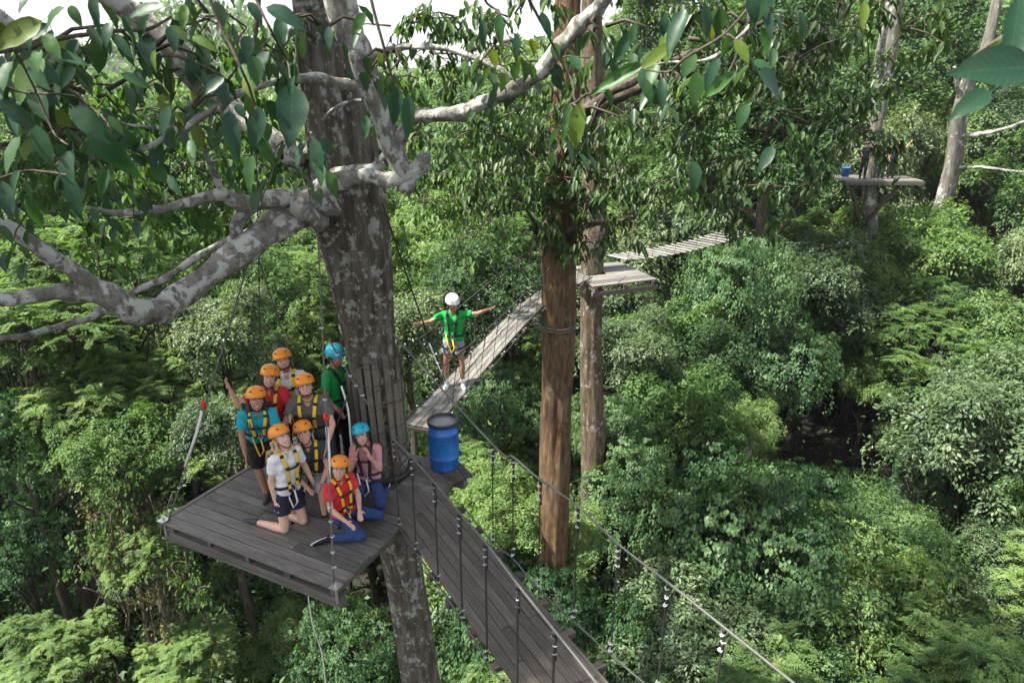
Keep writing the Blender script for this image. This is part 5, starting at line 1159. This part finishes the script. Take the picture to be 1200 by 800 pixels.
NL = [(20, 40, 80, 140, .8), (30, 92, 80, 120, 1.0), (50, 172, 62, 80, 1.15), (78, 200, 66, 95, .9), (12, 180, 60, 110, .8), (105, 145, 70, 40, .9), (130, 178, 95, 55, .8), (86, 232, 72, 88, .8), (300, 150, 62, 95, .85), (292, 205, 60, 100, .7), (342, 132, 95, 92, .95), (312, 178, 48, 80, .8),
      (272, 160, 78, 80, .6), (170, 12, 56, 170, .8), (335, 18, 62, 20, .9), (82, 68, 52, 10, .7), (290, 88, 42, 60, .9), (22, 135, 60, 50, .8), (192, 142, 48, 110, .8), (372, 182, 50, 75, .8), (60, 20, 50, 140, .8), (145, 55, 40, 60, .7), (215, 20, 40, 100, .7), (240, 50, 42, 30, .7),
      (463, 125, 58, 95, .7), (478, 138, 66, 85, .6), (428, 150, 40, 90, .7), (350, 180, 40, 110, .7), (566, 40, 42, 95, .6), (586, 36, 48, 88, .65), (605, 55, 40, 100, .6), (676, 148, 66, 95, .75), (664, 138, 50, 100, .6), (640, 30, 40, 60, .7),
      (906, 98, 62, 28, 1.25), (816, 104, 50, 92, 1.0), (792, 38, 74, 105, .7), (768, 66, 60, 140, .6), (828, 26, 50, 80, .8), (722, 92, 92, 150, .42), (846, 96, 70, -40, .5), (776, 108, 48, 100, .6), (870, 60, 44, 60, .8), (742, 40, 36, 100, .6), (940, 30, 40, 80, .7), (1012, 18, 40, 88, .7), (420, 28, 40, 120, .7), (385, 45, 34, 95, .7),
      (40, 250, 50, 95, .7), (8, 235, 60, 80, .7), (160, 95, 44, 20, .7), (250, 100, 40, 140, .8), (120, 215, 44, 120, .7), (225, 175, 36, 75, .8), (5, 95, 70, 100, .8), (45, 120, 60, 60, .9), (110, 10, 60, 100, .6)]
for px_, py_, ln_, an_, w_ in NL: near_leaf(px_, py_, ln_ * .8, an_ + rl.uniform(-8, 8), w_ * .82, rl.uniform(2.3, 3.1))
near_leaf(1165, 80, 110, 172, .75, 1.6); near_leaf(1190, 40, 90, 100, .6, 1.7); near_leaf(1140, 120, 60, 150, .7, 1.7)
for i in range(40): near_leaf(rl.choice([rl.uniform(-5, 210), rl.uniform(210, 400), rl.uniform(720, 900)]), rl.uniform(0, 230) if i % 3 else rl.uniform(0, 90), rl.uniform(24, 42), rl.uniform(50, 135), rl.uniform(.55, .85), rl.uniform(2.4, 3.3))
# petiole twigs for the near leaves
for P_ in ([(-20, 20), (15, 60), (40, 105), (60, 150), (80, 170)], [(-20, 90), (20, 105), (70, 112), (100, 120), (128, 150)], [(240, -20), (262, 40), (285, 90), (298, 120), (300, 150)], [(290, -20), (318, 35), (335, 70), (342, 95)], [(430, -20), (448, 50), (462, 95), (472, 108)],
           [(610, -20), (640, 40), (668, 90), (674, 118)], [(900, -20), (850, 40), (800, 70), (780, 85), (740, 80)], [(850, 40), (870, 60), (885, 85)], [(560, -20), (572, 5), (585, 18)], [(1240, 30), (1215, 55), (1200, 70)], [(-20, 215), (10, 205), (40, 200), (78, 205)]):
    z_ = 1.7 if P_[0][0] > 1200 else 2.7; limb([(a, b, z_ + rl.uniform(-.15, .15)) for a, b in P_], .006, .003, 'twig', mat='twig', sub=4, seg=6)
# leaves set along the limbs and twigs
def along(key, n, Lr, spread, f0=0):
    P = LIMBS[key]
    for i in range(n):
        k = rl.randint(int(f0 * (len(P) - 1)), len(P) - 1); d = Vector((rl.uniform(-1, 1), rl.uniform(-1, 1), rl.uniform(-.8, .6))); p = P[k] + d * rl.uniform(.02, spread)
        leaf(p, Vector((d.x, d.y, -.5 - rl.random())), Vector((rl.uniform(-.6, .6), rl.uniform(-1, .2), .8)), rl.uniform(*Lr), rl.uniform(.7, 1.05))
for key, n, Lr, sp_, f0 in (('grey', 26, (.12, .2), .28, .3), ('tw1', 8, (.12, .2), .2, 0), ('tw2', 7, (.12, .18), .2, .5), ('hook', 12, (.12, .2), .18, 0), ('tw4', 8, (.1, .18), .15, 0), ('tw5', 12, (.12, .2), .2, 0), ('tw6', 9, (.12, .2), .2, 0), ('vineL', 6, (.1, .16), .15, .3), ('pale_top', 12, (.14, .2), .25, 0),
                         ('fork', 8, (.12, .17), .2, .5), ('mid', 12, (.11, .16), .22, .6), ('arc', 10, (.1, .16), .2, .2), ('down', 8, (.12, .18), .25, 0), ('right', 20, (.12, .18), .35, .3), ('rt1', 12, (.08, .14), .12, 0), ('rt3', 7, (.08, .13), .1, 0), ('up_l', 6, (.12, .18), .2, .4), ('top', 12, (.13, .18), .4, .1)):
    along(key, n, Lr, sp_, f0)
print('leaves', NLEAF)
# the rest of its foliage and that of the brown trees: masses of drooping leaves, too many to build singly
def spray(name, blobs, parent, mat, leafL, seed, per=9, wr=.42, up=.3, tw=True, stuff=True):
    r = np.random.default_rng(seed); P = []; NO = []; TI = []; T = []; mb = MB()
    for (px_, py_, Y_, R_, n_) in blobs:
        c = np.array(at(px_, py_, Y=Y_)); nb_ = max(3, n_ // 26); bt = r.normal(0, .08)
        ctr = c + rdir(r, nb_) * r.uniform(.2, 1, (nb_, 1)) * R_ * np.array([1.1, 1, .8])
        for q in range(nb_):                       # each twig carries leaves along its length
            d = nrm(rdir(r, 1, -.5, .3))[0]; Lt = r.uniform(.4, .8) * min(1, R_); m = n_ // nb_
            u_ = r.uniform(-.5, .5, m); p = ctr[q] + d * (u_ * Lt)[:, None] + r.normal(0, .055, (m, 3)); p[:, 2] -= (u_ + .5) ** 2 * .18
            P.append(p); ld = nrm(rdir(r, m, -.3, .3) + d * .5); TI.append(nrm(ld * .7 + np.array([0, 0, -.95]))); NO.append(nrm(ld + rdir(r, m) * .5 + np.array([0, -.2, .5]))); T.append(.5 + bt + r.normal(0, .13, m))
            if tw:
                a = Vector(ctr[q] - d * .5 * Lt); b_ = Vector(ctr[q] + d * .5 * Lt - np.array([0, 0, .18])); cc = Vector(c)
                mb.tube([cc + (a - cc) * .15, (cc + a) / 2 + Vector((0, 0, .04)), a, (a + b_) / 2 + Vector((0, 0, .04)), b_], [.014, .010, .007, .005, .002], 4)
    P = np.vstack(P); NO = np.vstack(NO); TI = np.vstack(TI); T = np.clip(np.concatenate(T), .05, .97); L = leafL * r.uniform(.65, 1.25, len(P))
    o = link(name, leaves_mesh(name, P, NO, TI, L, L * wr, T, mat, OVAL), parent)
    if stuff: o['kind'] = 'stuff'
    if tw: t_ = mb.build('twigs', M['twig'], parent); t_['kind'] = 'stuff'
    return len(P)
spray('near_foliage', [(40, 60, 3.9, .45, 30), (110, 110, 4.2, .5, 30), (170, 60, 4.3, .45, 26), (60, 160, 4.4, .45, 26), (220, 130, 4.8, .45, 22), (150, 200, 5, .45, 20), (300, 60, 4.8, .4, 18), (250, 20, 4.6, .4, 18), (20, 240, 4.6, .35, 18), (380, 30, 4.8, .3, 14), (460, 60, 4.6, .3, 14), (580, 50, 4.6, .35, 15), (660, 130, 4.6, .3, 14), (800, 40, 4.2, .4, 18), (880, 30, 4.2, .35, 15), (700, 30, 4.8, .3, 14), (330, 190, 5, .3, 14)], big, M['big'], .14, 71, wr=.5)
n_ = spray('foliage', [(860, 262, 12.2, .4, 80), (650, 205, 12.6, 1.0, 405), (620, 240, 12.4, .8, 257), (690, 235, 12.5, .8, 312), (600, 165, 12.2, .8, 280), (645, 280, 12.6, .6, 262), (560, 200, 12, .9, 237), (720, 200, 12, .9, 180), (665, 140, 12.3, .9, 262), (760, 160, 11.6, 1.0, 180), (800, 205, 11.5, .9, 141), (745, 250, 12, .8, 141),
    (820, 140, 11.2, 1.0, 180), (870, 190, 11.2, 1.0, 163), (900, 130, 10.8, 1.1, 192), (860, 80, 10.6, 1.1, 205), (930, 70, 10.4, 1.1, 205), (800, 60, 10.6, 1.0, 163), (1000, 150, 11, .9, 163), (930, 220, 11.4, .9, 111), (980, 30, 10.4, 1.1, 192), (1020, 90, 10.8, 1.1, 141), (760, 15, 10.8, .8, 85), (860, 15, 10.4, 1.0, 180), (1060, 30, 11, 1.2, 163), (860, 240, 11.6, .8, 102), (700, 285, 12.2, .5, 77), (600, 60, 12.5, .9, 120), (540, 100, 12, .9, 174)], t1, M['dark'], .17, 3)
n_ += spray('foliage', [(590, 220, 13.5, .9, 200), (700, 170, 13, .9, 200), (640, 120, 13, .9, 220), (780, 230, 13, .9, 180), (560, 140, 13, .9, 220), (850, 130, 12.6, 1.1, 220), (930, 190, 12.6, .9, 160), (900, 50, 12, 1.1, 220)], t2, M['broad'], .16, 33, tw=False)
n_ += spray('foliage', [(500, 60, 10.5, 1.0, 209), (540, 20, 10, .9, 181), (470, 30, 9.6, .8, 165), (560, 150, 10.5, .8, 208), (600, 20, 10, .8, 132), (640, 70, 10.5, .8, 121), (480, 165, 9.8, .7, 160), (530, 240, 13, 1.0, 264), (500, 210, 12, .8, 208), (560, 270, 14, 1.0, 240)], t2, M['broad'], .16, 5)
n_ += spray('foliage', [(150, 130, 8.5, 1.0, 304), (220, 190, 8.8, .9, 304), (300, 190, 9, .8, 264), (90, 170, 8, .9, 264), (40, 130, 7.4, .9, 264), (180, 240, 9, .9, 280), (110, 270, 8.6, .9, 240), (250, 270, 9.2, .7, 208), (310, 130, 8.8, .7, 208), (60, 60, 7, .7, 121), (20, 210, 7.4, .8, 224), (230, 90, 8.6, .8, 121), (330, 50, 8.6, .6, 99), (280, 40, 8, .5, 40), (460, 90, 8.6, .6, 88), (450, 270, 9.5, .5, 72)], big, M['bush'], .15, 8, wr=.5)
tg = thing('creeper_tangle', tuple(at(140, 640, Y=12)), 'tangle of dry brown creepers and pale leaves left of the platform corner', 'creeper')
spray('dry_leaves', [(150, 600, 12.2, .8, 700), (140, 645, 12, .7, 600), (170, 690, 11.8, .6, 420), (190, 730, 11.6, .5, 300), (120, 570, 12.4, .7, 360)], tg, M['dry'], .075, 51, wr=.6)
spray('pale_leaves', [(150, 575, 12, .8, 420), (120, 620, 11.8, .6, 200), (195, 660, 11.6, .6, 300), (230, 690, 11.4, .4, 160), (90, 660, 11.6, .5, 140)], tg, M['feather'], .11, 52, wr=.5)
mb = MB()
for i in range(26):
    a = at(rl.uniform(90, 220), rl.uniform(560, 700), Y=rl.uniform(11.4, 12.6)); b_ = a + Vector((rl.uniform(-.5, .5), rl.uniform(-.3, .3), rl.uniform(-2.2, -.8)))
    mb.tube(catmull([a, (a + b_) / 2 + Vector((rl.uniform(-.3, .3), 0, rl.uniform(-.1, .2))), b_], 4), [.016, .016, .015, .014, .013, .012, .011, .01, .008], 5)
mb.build('stems', M['twig'], tg)['kind'] = 'stuff'
# unseen leaf clumps added to shade the platform, plus a few of the crown
ov = []
while len(ov) < 36:  # added shade clumps, kept out of view on the sunward side
    q = (rl.uniform(-8.8, -4.2), rl.uniform(3.0, 7.2), rl.uniform(2.2, 4.8), rl.uniform(.8, 1.2))
    if q[0] < -.85 * q[1] - .9: ov.append(q)
for i in range(8): ov.append((rl.uniform(-5, 1), rl.uniform(5, 10), rl.uniform(6.5, 9), rl.uniform(1.0, 1.6)))  # higher clumps of the tree's own crown
r = np.random.default_rng(12); P = []; 
for x, y, z, R in ov: P.append(np.array([x, y, z]) + rdir(r, 520) * (R * r.uniform(.2, 1, (520, 1)) ** .5))
P = np.vstack(P); m = len(P)
o = link('overhead_shade_foliage', leaves_mesh('overhead_shade_foliage', P, nrm(rdir(r, m) + np.array([0, 0, .8])), rdir(r, m) + np.array([0, 0, -.6]), r.uniform(.14, .26, m), r.uniform(.07, .12, m), np.clip(r.normal(.5, .15, m), .05, .95), M['big']), big); o['kind'] = 'stuff'
mb = MB()  # branches reaching to the added shade clumps and the crown
for x, y, z, R in ov[::2]: mb.tube([Vector((-2.2, 7.45, rl.uniform(2, 6))), Vector(((x - 2.2) / 2, (y + 7.4) / 2, z - .6)), Vector((x, y, z))], [.09, .06, .02], 6)
mb.build('upper_branches', M['bark_limb'], big)['kind'] = 'stuff'
print('all', n_, time.time() - T0, 'tris', sum(len(m.polygons) * (1 if len(m.polygons) and len(m.polygons[0].vertices) == 3 else 2) for m in bpy.data.meshes))
# ------------------------------------------------------------------ haze: humid air in one closed box round everything
hm = bpy.data.materials.new('haze'); hm.use_nodes = True; hn = hm.node_tree
for n in list(hn.nodes):
    if n.type != 'OUTPUT_MATERIAL': hn.nodes.remove(n)
pv = hn.nodes.new('ShaderNodeVolumePrincipled'); pv.inputs['Color'].default_value = (.86, .92, .98, 1); pv.inputs['Density'].default_value = HAZE; pv.inputs['Anisotropy'].default_value = .3
hn.links.new(pv.outputs[0], hn.nodes['Material Output'].inputs['Volume'])
mb = MB(); mb.box((0, 180, 5), (1, 0, 0), (0, 1, 0), (0, 0, 1), 420, 420, 35)
tag(link('haze', mesh('haze', mb.V, mb.F, hm, False)), 'faint humid haze hanging over the forest', 'haze', kind='stuff')
cy.volume_step_rate = 4.0
